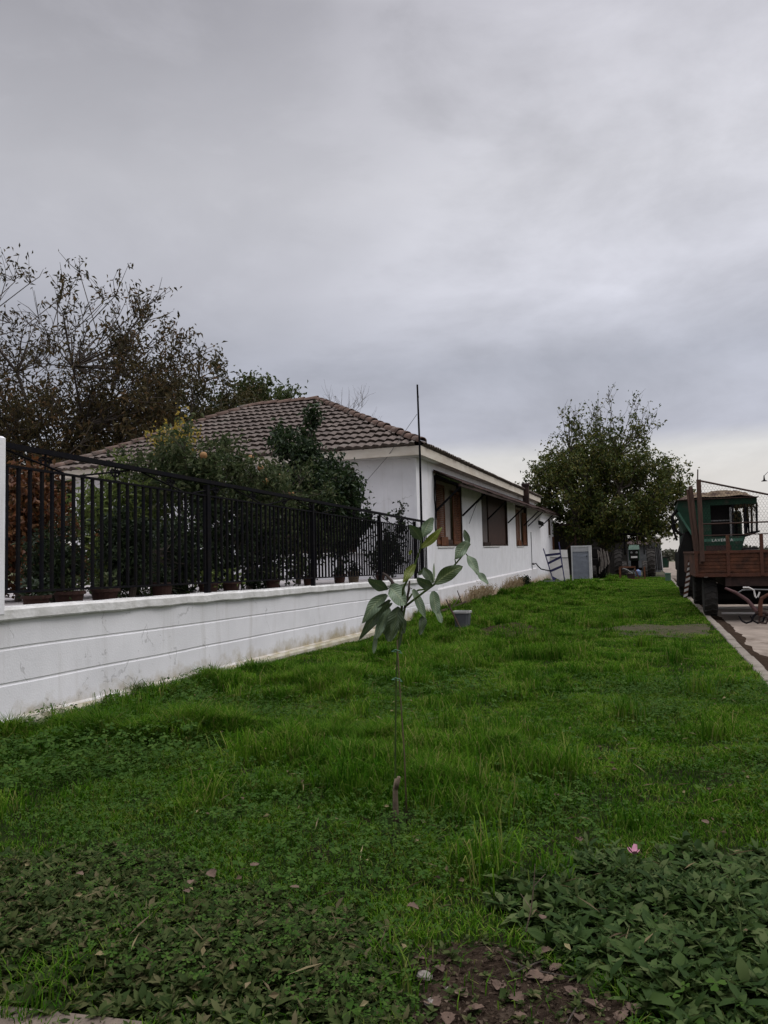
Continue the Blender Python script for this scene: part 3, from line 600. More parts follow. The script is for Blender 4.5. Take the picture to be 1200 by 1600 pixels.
# lower wing of the house
ou = thing('outbuilding', 'lower white lean-to wing beyond the end of the tiled house', 'building', (HX, HEND, 0))
o_ = MB(); o_.box(-9, HX-.01, HEND+.01, 48.2, -.3, 3.72); o_.build('wall', HWHITE, ou)
MB().hexa([(-9, HEND+.05, 3.95), (HX+.35, HEND+.05, 3.78), (HX+.35, 49.6, 3.78), (-9, 49.6, 3.95), (-9, HEND+.05, 4.1), (HX+.38, HEND+.05, 3.9), (HX+.38, 49.6, 3.9), (-9, 49.6, 4.1)]).build('roof', RUST, ou)
MB().box(HX-.2, HX+.3, HEND+.06, 49.5, 3.725, 3.775).build('soffit', SOFF, ou)
MB().box(HX-.05, HX+.012, 41.2, 43.3, 3.02, 3.24).build('vent', DARK, ou)
wn = MB().box(HX-.05, HX+.014, 45.6, 46.5, 2.55, 3.5).build('window', DKWOOD, ou)
MB().box(HX-.02, HX+.05, 45.5, 46.6, 2.48, 2.55).build('sill', CAPM, wn)
MB().box(HX-.05, HX+.03, 47.4, 48.1, .1, 2.5).build('door', SHUT, ou)
pr = thing('open_shed', 'dark open sided shed under the tree behind the white wing', 'shed', (-4, 52, 0))
MB().box(-9, -1.2, 55.2, 55.4, -.2, 3.4).build('back_wall', mat('shed_wall', (.06, .055, .05), (.04, .036, .034), 2, .9), pr)
MB().hexa([(-9, 48.4, 3.5), (-3.9, 48.4, 3.15), (-3.9, 55.5, 3.15), (-9, 55.5, 3.5), (-9, 48.4, 3.6), (-3.9, 48.4, 3.25), (-3.9, 55.5, 3.25), (-9, 55.5, 3.6)]).build('roof', RUST, pr)
for x, y in ((-4.1, 48.6), (-4.1, 55.0)): MB().box(x-.06, x+.06, y-.06, y+.06, -.1, 3.2).build('post', OLDWOOD, pr)
MB().bar((-4.7, 48.5, 1.7), (-3.4, 48.5, 2.9), .07).build('brace', OLDWOOD, pr)
gs = thing('pale_hut', 'pale grey corrugated hut glimpsed behind the tractor under the tree', 'hut', (0, 60, 0))
m = MB()
for i in range(26): x = -2.8+i*.145; m.box(x, x+.07, 60, 60.05, -.1, 2.0); m.box(x+.07, x+.145, 60.02, 60.07, -.1, 2.0)
m.build('wall', mat('pale_corrugated', (.16, .165, .17), (.09, .095, .10), 3, .8, c3=(.05, .045, .04), c3amt=.55), gs)
MB().hexa([(-3, 59.7, 2.0), (1.1, 59.7, 2.0), (1.1, 63, 2.4), (-3, 63, 2.4), (-3, 59.7, 2.06), (1.1, 59.7, 2.06), (1.1, 63, 2.46), (-3, 63, 2.46)]).build('roof', RUST, gs)
tp = thing('tarpaulin', 'pale tarpaulin sheet hung in folds right of the tractor', 'sheet', (.6, 52, 0))
tv = []
for i in range(25):
    x = .18+i*.03
    for z, k in ((2.2, .3), (1.2, .7), (.25, 1.0)): tv.append((x+(.1*(1-z/2.2)), 52+.09*sin(i*1.9)*k, z-.3*(i/24.)*(z > 2)))
q = (np.arange(24)[:, None]*3+np.arange(2)[None, :]).ravel(); npobj('cloth', tv, [np.stack([q, q+3, q+4, q+1], 1)], mat('tarp', (.28, .28, .28), (.19, .19, .2), 4, .7), tp)
MB().tube([(.15, 52, 0), (.15, 52, 2.3), (1.0, 52, 1.95)], .02, 5).build('rope', OLDWOOD, tp)

# mast and guy wire
ms = thing('iron_mast', 'tall thin dark iron pole in front of the house corner', 'pole', (WX+.02, 17.45, .8))
pt = atX(652, 601, WX+.03); pb = atX(658.5, 815, WX+.03)
MB().tube([(pb[0], pb[1], 1.0), pb, (pb+pt)/2+np.array([.01, .01, 0]), pt], [.03, .03, .026, .022], 8).build('pole', BLACK, ms)
hk = [pt+np.array([.0, .0, -.03])+np.array([.0, .10*t+.0, -.32*t-.05*sin(t*5)]) for t in np.linspace(0, 1, 6)]
MB().tube(hk, .006, 5).build('hook', STEEL, ms)
gw_ = atX(651.6, 647, WX+.03); ge = atY(560, 766, 18.25)
MB().tube([gw_, (gw_+ge)/2+np.array([0, 0, -.10]), ge], .007, 4).build('guy_wire', STEEL, ms)

# ------------------------------------------------------------------ garden behind the railing
TZR = .92
fr = tree('quince_tree', 'dense fruit tree with yellowing fruit leaning over the railing', 'tree', (-6.7, 12.2, TZR),
     [(-6.4, 10.9, 2.65, .7, 1.5, .55, 3), (-6.2, 12.2, 1.95, .75, 1.3, .75, 3.4), (-6.2, 13.2, 2.35, .75, .9, .75, 2), (-6.4, 9.8, 2.75, .5, .6, .4, 1)], LF_FRUIT, 31, .07, 190, 85, (.085, .042), .26, trunk_h=.55, twigs=3, twig_len=.3, tw=.005)
rf = random.Random(6)
for px, py in ((407, 732), (415, 752), (435, 745), (392, 716), (425, 757), (318, 712), (455, 772)):
    c = atX(px, py, -5.85+rf.uniform(-.2, .1)); m = MB(); m.lathe(c-np.array([0, 0, .05]), (0, 0, 1), [(.012, 0), (.042, .018), (.055, .05), (.045, .085), (.02, .102), (.01, .098)], 12)
    m.build('fruit', mat('fruit_skin', (.26, .15, .06), (.2, .10, .045), 12, .6) if 'fruit_skin' not in MATS else MATS['fruit_skin'], fr, True)
tree('laurel_bush', 'dense dark evergreen bush against the front of the house', 'bush', (-6.5, 15.9, TZR),
     [(-6.1, 14.2, 2.75, .6, .9, .65, 3), (-6.0, 14.9, 2.35, .5, .6, .75, 2.5), (-6.0, 13.9, 2.4, .6, .8, .75, 2)], LF_CIT, 32, .06, 120, 85, (.10, .055), .26, trunk_h=.7, twigs=3, twig_len=.25, tw=.005)
tree('orange_tree', 'slender glossy dark green tree rising above the eaves', 'tree', (-6.7, 14.2, TZR),
     [(-6.5, 14.5, 4.12, .16, .2, .36, 1.0), (-6.5, 13.6, 3.62, .3, .55, .24, 1.5), (-6.5, 14.6, 3.45, .3, .5, .22, 1.0), (-6.5, 14.0, 3.1, .4, .7, .3, 1.8)], LF_CIT, 33, .05, 52, 60, (.11, .055), .17, trunk_h=1.2, twigs=3, twig_len=.25, tw=.005)
tree('yellow_shrub', 'bright yellow leaved shrub showing against the roof tiles', 'bush', (-7.6, 11.5, TZR),
     [(-7.6, 11.4, 3.5, .3, .35, .30, 1)], LF_YEL, 34, .03, 20, 32, (.08, .04), .2, trunk_h=1.3, twigs=3, twig_len=.22, tw=.004)
tree('bramble', 'thin leafy scrub in front of the tiles left of the fruit tree', 'bush', (-7.6, 10.7, TZR),
     [(-7.5, 10.5, 2.8, .5, .9, .35, 1), (-7.6, 11.2, 3.0, .4, .5, .5, 1)], LF_FRUIT, 35, .03, 50, 50, (.07, .04), .2, trunk_h=.9, twigs=3, twig_len=.3, tw=.004)
tree('rust_leaved_bush', 'autumn bush with rust orange leaves behind the first bars', 'bush', (-8.3, 8.5, TZR),
     [(-8.2, 8.5, 2.0, .6, .65, .62, 3), (-8.3, 8.5, 1.6, .8, .7, .6, 2)], LF_ORG, 36, .04, 100, 90, (.08, .05), .3, trunk_h=.6, twigs=3, twig_len=.3, tw=.005)
tree('bamboo_clump', 'light green bamboo clump behind the railing', 'bush', (-7.6, 10.2, TZR),
     [(-7.6, 10.0, 1.95, .6, .85, .7, 3), (-7.5, 10.2, 1.45, .7, .9, .5, 2)], LF_BAM, 37, .03, 110, 70, (.17, .03), .3, trunk_h=.4, twigs=2, twig_len=.35, tw=.005)
tree('cypress_shrub', 'nearly black narrow shrub in a pot near the white pillar', 'bush', (-5.85, 6.5, TZR+.2),
     [(-5.85, 6.5, 1.42, .22, .30, .36, 3)], LF_DARK, 38, .04, 50, 80, (.06, .02), .16, trunk_h=.3, twigs=3, twig_len=.12, tw=.004)
tree('rosemary_bush', 'wide dark green bush in the middle of the railing', 'bush', (-5.9, 7.8, TZR+.1),
     [(-5.9, 7.75, 1.6, .25, .35, .48, 3), (-5.95, 8.9, 1.45, .28, .6, .5, 2.5)], LF_DARK, 39, .04, 80, 85, (.08, .03), .18, trunk_h=.3, twigs=3, twig_len=.15, tw=.004)
tree('jasmine_bush', 'dark climbing bush behind the bars left of the fruit tree', 'bush', (-6.0, 10.2, TZR),
     [(-6.0, 10.0, 1.75, .35, .9, .6, 3), (-5.9, 11.0, 1.5, .35, .8, .5, 2)], LF_DARK, 40, .04, 70, 70, (.08, .045), .2, trunk_h=.3, twigs=3, twig_len=.18, tw=.004)
tree('climbing_rose', 'straggly leafy shrub behind the last bars beside the house corner', 'bush', (-5.7, 16.9, TZR),
     [(-5.65, 16.8, 1.5, .22, .8, .45, 3), (-5.5, 17.3, 2.2, .15, .35, .35, .5)], LF_DARK, 41, .03, 46, 45, (.08, .045), .16, trunk_h=.3, twigs=3, twig_len=.2, tw=.005)
def pot(name, label, x, y, r, h, leafm, seed, lw=(.06, .03), ph=.25, nl=160, m_=TERRA, lab2=None):
    t = thing('potted_plant', label, 'potted plant', (x, y, TZR), 'potted plants on the terrace')
    p = MB(); p.lathe((x, y, TZR+.002), (0, 0, 1), [(r*.72, 0), (r*.95, h*.84), (r*1.08, h*.85), (r*1.08, h), (r*.94, h), (r*.9, h*.9)], 18); p.build('pot', m_, t)
    rr = np.random.default_rng(seed); D = rr.normal(size=(nl, 3))*np.array([.6, .6, .5])+np.array([0, 0, .5]); R = rr.random((nl, 1))
    P = np.array([x, y, TZR+h])+D/np.linalg.norm(D, axis=1, keepdims=True)*R*np.array([r*1.3, r*1.3, ph]); s = .7+.6*rr.random(nl)
    V, F = leaf_arrays(P, D+rr.normal(size=(nl, 3))*.5, lw[0]*s, lw[1]*s, rr, full=True); npobj('foliage', V, F, leafm, t)
pots = [(6.0, .13, .2, LF_DARK, 'small dark potted plant nearest the white pillar'), (6.45, .15, .22, LF_FRUIT, 'wide terracotta bowl plant behind the third bar'),
        (7.0, .15, .22, LF_FRUIT, 'low leafy pot beside the wide terracotta bowl'), (8.05, .13, .25, LF_DARK, 'dark pot with drooping leaves before the bamboo'), (9.1, .14, .22, LF_BAM, 'pot of yellow green leaves under the dark bush'),
        (9.7, .13, .2, LF_BAM, 'pot of bright small leaves before the thick second post'), (11.0, .12, .2, LF_FRUIT, 'pot below the fruit tree trunk'), (12.4, .12, .2, LF_FRUIT, 'leafy pot on the cap in front of the fruit tree'),
        (13.8, .12, .2, LF_CIT, 'round plant in a pot below the evergreen bush'), (14.55, .13, .24, LF_DARK, 'pale clay pot with a spiky plant near the third post'), (16.2, .12, .2, LF_DARK, 'pot of dark leaves near the house corner')]
for k, (y, r, h, lm, lab) in enumerate(pots): pot('p', lab, -5.62, y, r, h, lm, 50+k, ph=.2, m_=PALEBARK if k == 9 else TERRA)
bx = thing('stone_block', 'pale concrete block on the terrace beside the pillar', 'block', (-6.6, 6.05, TZR))
MB().box(-6.75, -6.4, 6.0, 6.35, TZR, 1.28, b=.01).build('block', CAPM, bx); MB().box(-6.77, -6.38, 5.98, 6.37, 1.281, 1.31, b=.008).build('lid', CAPM, bx)
st = thing('stair_railing', 'dark metal stair rail behind the bars before the veranda', 'railing', (-8.3, 13.5, TZR))
for i in range(6): MB().box(-8.7, -8.66, 12.5+i*.35, 12.54+i*.35, TZR, TZR+.5+.1*i).build('baluster', BLACK, st)
MB().bar((-8.68, 12.4, TZR+.48), (-8.68, 14.4, TZR+1.06), .05).build('handrail', BLACK, st)
vw = thing('veranda_wall', 'low white wall with grey coping in front of the house', 'wall', (-8, 17.4, TZR))
MB().box(-15, -6.0, 17.3, 17.5, TZR-.02, 1.52).build('wall', HWHITE, vw); MB().box(-15, -5.97, 17.26, 17.54, 1.522, 1.57, b=.008).build('coping', CAPM, vw)

# ------------------------------------------------------------------ things along the house
def bucket():
    c = atZ(723, 979, 0); t = thing('bucket', 'dark grey square plastic bucket with a pale rim on the bare soil', 'bucket', c)
    m = MB(); x, y = c[0], c[1]
    lv = [(.13, 0.0), (.155, .27), (.17, .275), (.17, .315), (.150, .315), (.10, .06)]
    vs = []
    for r, z in lv:
        for a in range(8):
            q = [(1, -.7), (1, .7), (.7, 1), (-.7, 1), (-1, .7), (-1, -.7), (-.7, -1), (.7, -1)][a]; vs.append((x+q[0]*r, y+q[1]*r, z+.0))
    fs = [(i*8+k, i*8+(k+1) % 8, i*8+8+(k+1) % 8, i*8+8+k) for i in (0, 1) for k in range(8)]+[(40+k, 40+(k+1) % 8, 32+(k+1) % 8, 32+k) for k in range(0)]
    m.add(vs, fs+[tuple(range(7, -1, -1))]); m.build('tub', PLAST, t)
    r = MB(); r.add(vs[16:], [(i*8+k, i*8+(k+1) % 8, i*8+8+(k+1) % 8, i*8+8+k) for i in (0, 1, 2) for k in range(8)]+[tuple(24+k for k in range(8))]); r.build('rim', mat('bucket_rim', (.34, .34, .33), (.26, .26, .25), 5, .6), t)
    return c
bc = bucket()
s_ = thing('stick', 'dark thick stick leaning against the front of the bucket', 'stick', bc+np.array([-.02, -.25, 0]))
a = bc+np.array([.02, -.32, .0]); b = bc+np.array([-.30, -.12, .55])
MB().tube([a, a*.6+b*.4+np.array([0, .01, .0]), b], [.018, .02, .012], 7).build('shaft', DKWOOD, s_)
MB().tube([a*.3+b*.7, a*.1+b*.9+np.array([.05, 0, .05])], [.012, .006], 6).build('offshoot', DKWOOD, s_)
br = thing('dead_branch', 'dead forked branch lying along the foot of the house wall', 'branch', atX(700, 958, -4.9))
p0 = atX(683, 957, -4.85); p1 = atX(706, 950, -4.7); p2 = atX(728, 940, -4.6)
MB().tube([p0, p1, p2], [.035, .035, .02], 7).build('branch', DKWOOD, br)
MB().tube([p1, (p1+p2)/2+np.array([.05, 0, .22])], [.015, .008], 5).tube([p2*.7+p1*.3, p2*.6+p1*.4+np.array([-.1, .1, .35])], [.018, .01], 5).build('fork', DKWOOD, br)
def dryclump(label, px0, px1, pyb, hgt, seed, n=420):
    rr = np.random.default_rng(seed); a = atX(px0, pyb, -5.15); b = atX(px1, pyb, -5.15); y0, y1 = a[1], b[1]; c = (a+b)/2
    t = thing('dry_weed', label, 'weed', (-5.15, c[1], 0), 'dry weeds along the house wall')
    yb = y0+(y1-y0)*rr.beta(2, 2, n); P = np.stack([-5.2+.22*rr.random(n), yb, np.zeros(n)-.03], 1)
    D = rr.normal(size=(n, 3))*np.array([.18, .3, 0])+np.array([.1, 0, 1.]); Ln = hgt*(.45+.75*rr.random(n))
    V, F = leaf_arrays(P, D, Ln, .022*np.ones(n), rr, droop=.08); npobj('stems', V, F, LF_DRY, t)
    Q = P+D/np.linalg.norm(D, axis=1, keepdims=True)*(Ln*(.5+.45*rr.random(n)))[:, None]; Q = np.repeat(Q, 3, 0)+rr.normal(size=(n*3, 3))*.05
    V, F = leaf_arrays(Q, rr.normal(size=(n*3, 3)), .06, .03, rr); npobj('dry_foliage', V, F, LF_DRY, t)
dryclump('taller clump of dry brown weeds by the plinth nearest the bucket', 726, 766, 944, .50, 1, 300)
dryclump('second clump of straw coloured weeds farther along the plinth', 786, 814, 929, .58, 2, 220)
tree('small_green_bush', 'little round green bush at the wall beyond the dry weeds', 'bush', atX(820, 921, -5.0), [(-5.0, atX(820, 921, -5)[1], .25, .25, .5, .22, 1)], LF_DARK, 44, .02, 24, 60, (.08, .05), .15, trunk_h=.1, twigs=2, twig_len=.1, tw=.004)

# leaning rack, fridge door, shutter panel
rk_ = thing('blue_rack', 'rusted blue metal ladder rack leaning at the house end', 'rack', (-4.2, 38, 0))
A0, A1 = atY(866, 912, 38.0), atY(849, 857, 38.6); B0, B1 = atY(883, 912, 38.0), atY(873, 847, 38.6)
MB().tube([A0, A1], .03, 6).build('rail', BLUE, rk_); MB().tube([B0, B1], .03, 6).build('rail', BLUE, rk_)
for t_, t2 in ((.80, .72), (.57, .64), (.35, .42)): MB().bar(A0+(A1-A0)*t_, B0+(B1-B0)*t2, .05, .11).build('rung', BLUE, rk_)
MB().add([A0+(A1-A0)*.05, B0+(B1-B0)*.02, A0+(A1-A0)*.22, A0+(A1-A0)*.05+np.array([0, .05, 0]), B0+(B1-B0)*.02+np.array([0, .05, 0]), A0+(A1-A0)*.22+np.array([0, .05, 0])], [(0, 1, 2), (5, 4, 3), (0, 3, 4, 1), (1, 4, 5, 2), (2, 5, 3, 0)]).build('gusset', BLUE, rk_)
MB().box(-4.75, -3.95, 37.5, 38.0, -.05, .16, b=.02).build('tray', PLAST, rk_)
bd = thing('beige_door', 'pale beige fridge door leaning behind the blue rack', 'door', (-4.2, 39.6, 0))
MB().hexa([atY(861, 911, 39.5), atY(891, 910, 39.5), atY(891, 910, 39.5)+np.array([0, .08, 0]), atY(861, 911, 39.5)+np.array([0, .08, 0]), atY(858, 859, 39.9), atY(886, 859, 39.9), atY(886, 859, 39.9)+np.array([0, .08, 0]), atY(858, 859, 39.9)+np.array([0, .08, 0])]).build('panel', PALEWH, bd)
MB().bar(atY(860, 871.5, 39.76), atY(888, 871.5, 39.76), .02, .03).build('seam', DARK, bd)
sp = thing('shutter_cabinet', 'grey ribbed roller shutter panel in a white frame', 'panel', (-3.1, 39.8, 0))
x0, x1, zt = -3.56, -2.58, 1.83
MB().box(x0, x0+.06, 39.5, 39.62, -.05, zt).box(x1-.13, x1, 39.46, 39.8, -.05, zt).box(x0+.06, x1-.13, 39.5, 39.62, zt-.07, zt).build('frame', mat('white_enamel', (.48, .48, .48), (.40, .39, .39), 4, .5), sp)
m = MB(); z = .18
while z < zt-.09: m.box(x0+.06, x1-.13, 39.53+.0, 39.56, z, z+.045, b=.008); m.box(x0+.06, x1-.13, 39.56, 39.57, z, z+.07); z += .062
m.build('slat_sheet', GREYSH, sp); MB().box(x0+.06, x1-.13, 39.515, 39.53, zt-.30, zt-.07).build('top_panel', mat('grey_panel', (.36, .36, .37), (.29, .29, .30), 4, .6), sp)
MB().box(x1-.25, x1-.21, 39.49, 39.515, zt-.56, zt-.5).build('latch', DARK, sp)
hs2 = thing('garden_hose', 'dark hose end hooked to the wall tap', 'hose', (HX+.1, 38.3, .8))
MB().tube([(HX+.05, 38.2, .95), (HX+.2, 38.25, 1.0), (HX+.3, 38.3, .85), (HX+.45, 38.2, .72), (HX+.9, 38.1, .62)], .03, 7).build('tube', BLACK, hs2); MB().lathe((HX+.02, 38.2, .98), (1, 0, 0), [(.05, 0), (.05, .1), (.03, .12)], 10).build('tap', STEEL, hs2)

# ------------------------------------------------------------------ tractor under the tree
TY = 46.7
tr = thing('tractor', 'old green tractor parked facing the camera under the tree', 'tractor', (-.66, TY, 0))
DUSTY = mat('dusty_tyre', (.060, .055, .050), (.038, .034, .031), 6, .95, .3)
def wheel(parent, cx, cy, r, wd, nlug=20, rim=STEEL, ang=0.0, rubber=None):
    t = MB(); t.lathe((cx-wd/2, cy, r), (1, 0, 0), [(r*.62, 0), (r*.86, 0), (r*.955, wd*.14), (r*.955, wd*.86), (r*.86, wd), (r*.62, wd)], 28)
    for k in range(nlug):
        for s in (0, 1):
            a = 2*pi*(k+.5*s)/nlug; x0_, x1_ = (cx-wd/2+.01, cx) if s == 0 else (cx, cx+wd/2-.01); da = .11
            def P_(x, rr_, aa): return (x, cy+rr_*sin(aa), r+rr_*cos(aa))
            t.hexa([P_(x0_, r*.94, a), P_(x1_, r*.94, a+da*(1 if s == 0 else -1)), P_(x1_, r*.94, a+da*(1 if s == 0 else -1)+.09), P_(x0_, r*.94, a+.09), P_(x0_, r, a), P_(x1_, r, a+da*(1 if s == 0 else -1)), P_(x1_, r, a+da*(1 if s == 0 else -1)+.08), P_(x0_, r, a+.08)])
    wh = t.build('wheel', rubber or TYRE, parent); MB().lathe((cx-wd*.3, cy, r), (1, 0, 0), [(.1, 0), (r*.6, .02), (r*.62, wd*.3), (r*.62, wd*.32), (r*.6, wd*.6), (.1, wd*.62)], 20).build('rim', rim, wh); return wh
xc = -.66; mat('hood_green', (.13, .19, .15), (.09, .14, .11), 5, .6)
wheel(tr, xc-.90, TY+1.2, .84, .48, rubber=DUSTY); wheel(tr, xc+.90, TY+1.2, .84, .48, rubber=DUSTY)
wheel(tr, xc-.55, TY-.1, .48, .28, 16, rubber=DUSTY); wheel(tr, xc+.55, TY-.1, .48, .28, 16, rubber=DUSTY)
MB().box(xc-.28, xc+.28, TY-.3, TY+1.3, .95, 1.6, b=.05).build('hood', GREENP, tr)
MB().hexa([(xc-.30, TY-.34, 1.60), (xc+.30, TY-.34, 1.60), (xc+.30, TY+1.25, 1.62), (xc-.30, TY+1.25, 1.62), (xc-.27, TY-.25, 1.82), (xc+.27, TY-.25, 1.82), (xc+.27, TY+1.25, 1.9), (xc-.27, TY+1.25, 1.9)]).build('bonnet', MATS['hood_green'], tr)
MB().box(xc-.24, xc+.24, TY-.34, TY-.3, .98, 1.57).build('grille', DARK, tr)
for s in (-1, 1):
    MB().lathe((xc+s*.14, TY-.345, 1.42), (0, -1, 0), [(.06, 0), (.065, .03), (.05, .045), (.0, .05)], 12).build('headlight', STEEL, tr)
    MB().hexa([(xc+s*.88-.25, TY+1.2, 1.58), (xc+s*.88+.25, TY+1.2, 1.58), (xc+s*.88+.25, TY+2.6, 1.66), (xc+s*.88-.25, TY+2.6, 1.66), (xc+s*.88-.25, TY+1.2, 1.63), (xc+s*.88+.25, TY+1.2, 1.63), (xc+s*.88+.25, TY+2.6, 1.71), (xc+s*.88-.25, TY+2.6, 1.71)]).build('fender', DARK, tr)
MB().box(xc-.17, xc+.17, TY-.40, TY-.36, 1.12, 1.22).build('number_plate', PALEWH, tr)
MB().box(xc-.5, xc+.5, TY+.0, TY+.2, .4, .55).build('axle', DARK, tr); MB().box(xc-.2, xc+.2, TY, TY+2.2, .5, .95).build('engine_block', DARK, tr)
cb = MB()
for sx in (-.55, .55):
    for sy in (1.35, 2.6): cb.box(xc+sx-.03, xc+sx+.03, TY+sy-.03, TY+sy+.03, 1.3, 2.5)
cb.box(xc-.65, xc+.65, TY+1.25, TY+2.7, 2.5, 2.58, b=.02); cb.build('cab', DARK, tr)
MB().box(xc-.25, xc+.25, TY+2.0, TY+2.4, 1.2, 1.65, b=.04).build('seat', BLACK, tr)
MB().tube([(xc+.2, TY+.6, 1.8), (xc+.2, TY+.6, 2.4)], .03, 8).build('exhaust', RUST, tr)
# old rusty frame with blue can in front of it
of = thing('rusty_machine', 'rusty orange machine frame standing in front of the tractor', 'machine', (-.75, 42.6, 0))
m = MB(); x0, x1, y0, y1, zt = -1.36, -.12, 42.6, 43.4, .66
for x in (x0, x1):
    for y in (y0, y1): m.bar((x, y, -.1), (x, y, zt), .08)
for y in (y0, y1): m.bar((x0, y, zt), (x1-.45, y, zt), .07); m.bar((x0, y, .02), (x1, y, .02), .07)
m.bar((x1-.5, y0, zt), (x1-.3, y0, .1), .06)
m.build('frame', mat('orange_rust', (.13, .050, .024), (.06, .03, .02), 6, .8), of)
MB().lathe((-.45, 42.9, .18), (0, 0, 1), [(.12, 0), (.15, .05), (.15, .26), (.06, .33), (.03, .36)], 14).build('blue_can', mat('blue_plastic', (.12, .17, .30), (.09, .12, .22), 5, .5), of)
MB().tube([(-1.2, 42.7, .6), (-.95, 42.8, .48), (-.7, 42.8, .3), (-.6, 42.7, .55)], .05, 6).build('engine_part', STEEL, of)
MB().box(-1.0, -.62, 42.75, 43.2, .06, .32, b=.02).build('gearbox', RUST, of)
pkk = thing('plank', 'pale plank lying on the grass left of the orange frame', 'plank', (-1.9, 41.5, 0))
MB().bar((-2.4, 42.2, .03), (-1.0, 40.9, .03), .18, .05).build('board', mat('pale_board', (.30, .24, .18), (.2, .16, .12), 8, .9), pkk)
sc = thing('scrap_heap', 'dark heap of scrap machinery left of the tractor under the tree', 'machinery', (-2.1, 44.6, 0))
m = MB(); rs = random.Random(3)
for i in range(22):
    a = (rs.uniform(-2.95, -2.15), rs.uniform(44.2, 45.6), rs.uniform(0, .3)); b = (a[0]+rs.uniform(-.5, .5), a[1]+rs.uniform(-.4, .4), rs.uniform(.5, 1.7)); m.bar(a, b, rs.uniform(.03, .09))
m.box(-3.1, -2.15, 44.4, 45.5, .25, 1.15, b=.05); m.box(-2.9, -2.4, 44.6, 45.3, 1.15, 1.75, b=.05); m.build('bars', DARK, sc); wheel(sc, -2.75, 44.3, .38, .22, 16, RUST); wheel(sc, -2.3, 45.0, .55, .3, 18, RUST)
m = MB()
for i in range(6):
    x = -2.5+i*.1+rs.uniform(-.03, .03); m.tube([(x, 44.0, .3+.1*i), (x+.04, 44.02, .9), (x-.05, 44.0, 1.5+rs.uniform(0, .3))], [.03, .05, .03], 5)
m.build('torn_strips', mat('torn_strip', (.16, .14, .125), (.1, .085, .075), 6, .9), sc)
gb = thing('green_box', 'small green utility box at the edge of the lawn', 'box', (.98, 39.6, 0))
MB().box(.82, 1.08, 39.5, 39.75, -.1, .36, b=.02).build('body', mat('box_green', (.07, .12, .085), (.05, .09, .065), 6, .7), gb); MB().box(.79, 1.1, 39.47, 39.78, .361, .40, b=.01).build('lid', GREENL, gb)
wb = thing('waste_bin', 'dark green wheeled waste bin far down the track', 'bin', (1.0, 70, 0))
bxx = atY(1039, 878, 70)[0]
MB().hexa([(bxx-.28, 69.8, .1), (bxx+.28, 69.8, .1), (bxx+.28, 70.3, .1), (bxx-.28, 70.3, .1), (bxx-.34, 69.75, .95), (bxx+.34, 69.75, .95), (bxx+.34, 70.4, .95), (bxx-.34, 70.4, .95)]).build('body', GREENP, wb); MB().box(bxx-.37, bxx+.37, 69.7, 70.45, .951, 1.02, b=.02).build('lid', DARK, wb)

# ------------------------------------------------------------------ trailer
tl = thing('farm_trailer', 'rusty farm trailer with wire mesh sides parked on the concrete', 'trailer', (2.1, 17.6, 0))
X0, X1, Y0, Y1, ZB, ZT = .97, 3.45, 17.6, 22.6, .86, 1.39
side = MB(); side.box(X0+.02, X1-.02, Y0+.02, Y0+.05, ZB+.07, ZT-.04)
for k, z in enumerate(np.arange(ZB+.1, ZT-.06, .075)): side.box(X0+.03, X1-.03, Y0+.008, Y0+.02, z, z+.062)
side.build('end_panel', RUSTBOX, tl)
for xx in (X0, X1-.04): MB().box(xx+.005, xx+.035, Y0+.05, Y1, ZB+.07, ZT-.03).build('side_panel', RUSTBOX, tl)
MB().box(X0+.02, X1-.02, Y1-.04, Y1, ZB+.07, ZT-.03).build('end_panel', RUSTBOX, tl)
MB().box(X0, X1, Y0, Y1, ZB, ZB+.068).build('floor', RUSTEDGE, tl)
rr_ = MB(); rr_.box(X0-.01, X1+.01, Y0-.02, Y0+.06, ZT-.03, ZT+.02); rr_.box(X0-.01, X0+.06, Y0+.06, Y1, ZT-.03, ZT+.018); rr_.box(X1-.06, X1+.01, Y0+.06, Y1, ZT-.03, ZT+.018); rr_.build('top_rail', RUSTEDGE, tl)
for x in (X0+.03, 1.62, 2.26, 2.9, X1-.03): MB().box(x-.032, x+.032, Y0-.025, Y0+.0, ZB+.02, ZT+.0).build('stanchion', RUSTEDGE, tl)
for x in (1.63, 2.27, 2.9): MB().box(x-.035, x+.035, Y0-.01, Y0+.03, ZT+.02, 1.74).build('upright', RUSTEDGE, tl)
for z, r in ((1.735, .012), (1.98, .018)): MB().tube([(1.1, Y0, z), (X1, Y0, z+.005)], r, 6).build('mesh_rail', DKWOOD, tl)
sr0, sr1 = (1.09, Y0, 2.92), (X1, Y0, 2.27)
MB().tube([sr0, sr1], .022, 6).build('sloping_rail', DKWOOD, tl)
MB().tube([(2.63, Y0, 2.46), (2.63, Y0, 1.4)], .014, 6).build('mesh_rail', DKWOOD, tl)
MB().box(1.075, 1.165, Y0-.04, Y0+.05, ZT-.2, 2.93).build('corner_post', OLDWOOD, tl)
MB().tube([(1.1, Y0, 2.9), (1.115, Y0, 3.15)], .014, 6).build('aerial', DKWOOD, tl)
for k, (px, zt) in enumerate(((.955, 2.8), (.89, 2.74))):
    MB().tube([(px+.12, Y0+.05, ZT-.25), (px+.05, Y0+.05, 2.0), (px, Y0+.05, zt)], [.05-.02*k, .048-.02*k, .045-.02*k], 7).build('stake', OLDWOOD, tl)
ms_ = MB(); sp_ = .062; H0 = ZT+.02
def topz(x): return sr0[2]+(sr1[2]-sr0[2])*(x-sr0[0])/(sr1[0]-sr0[0])
xk = 1.17
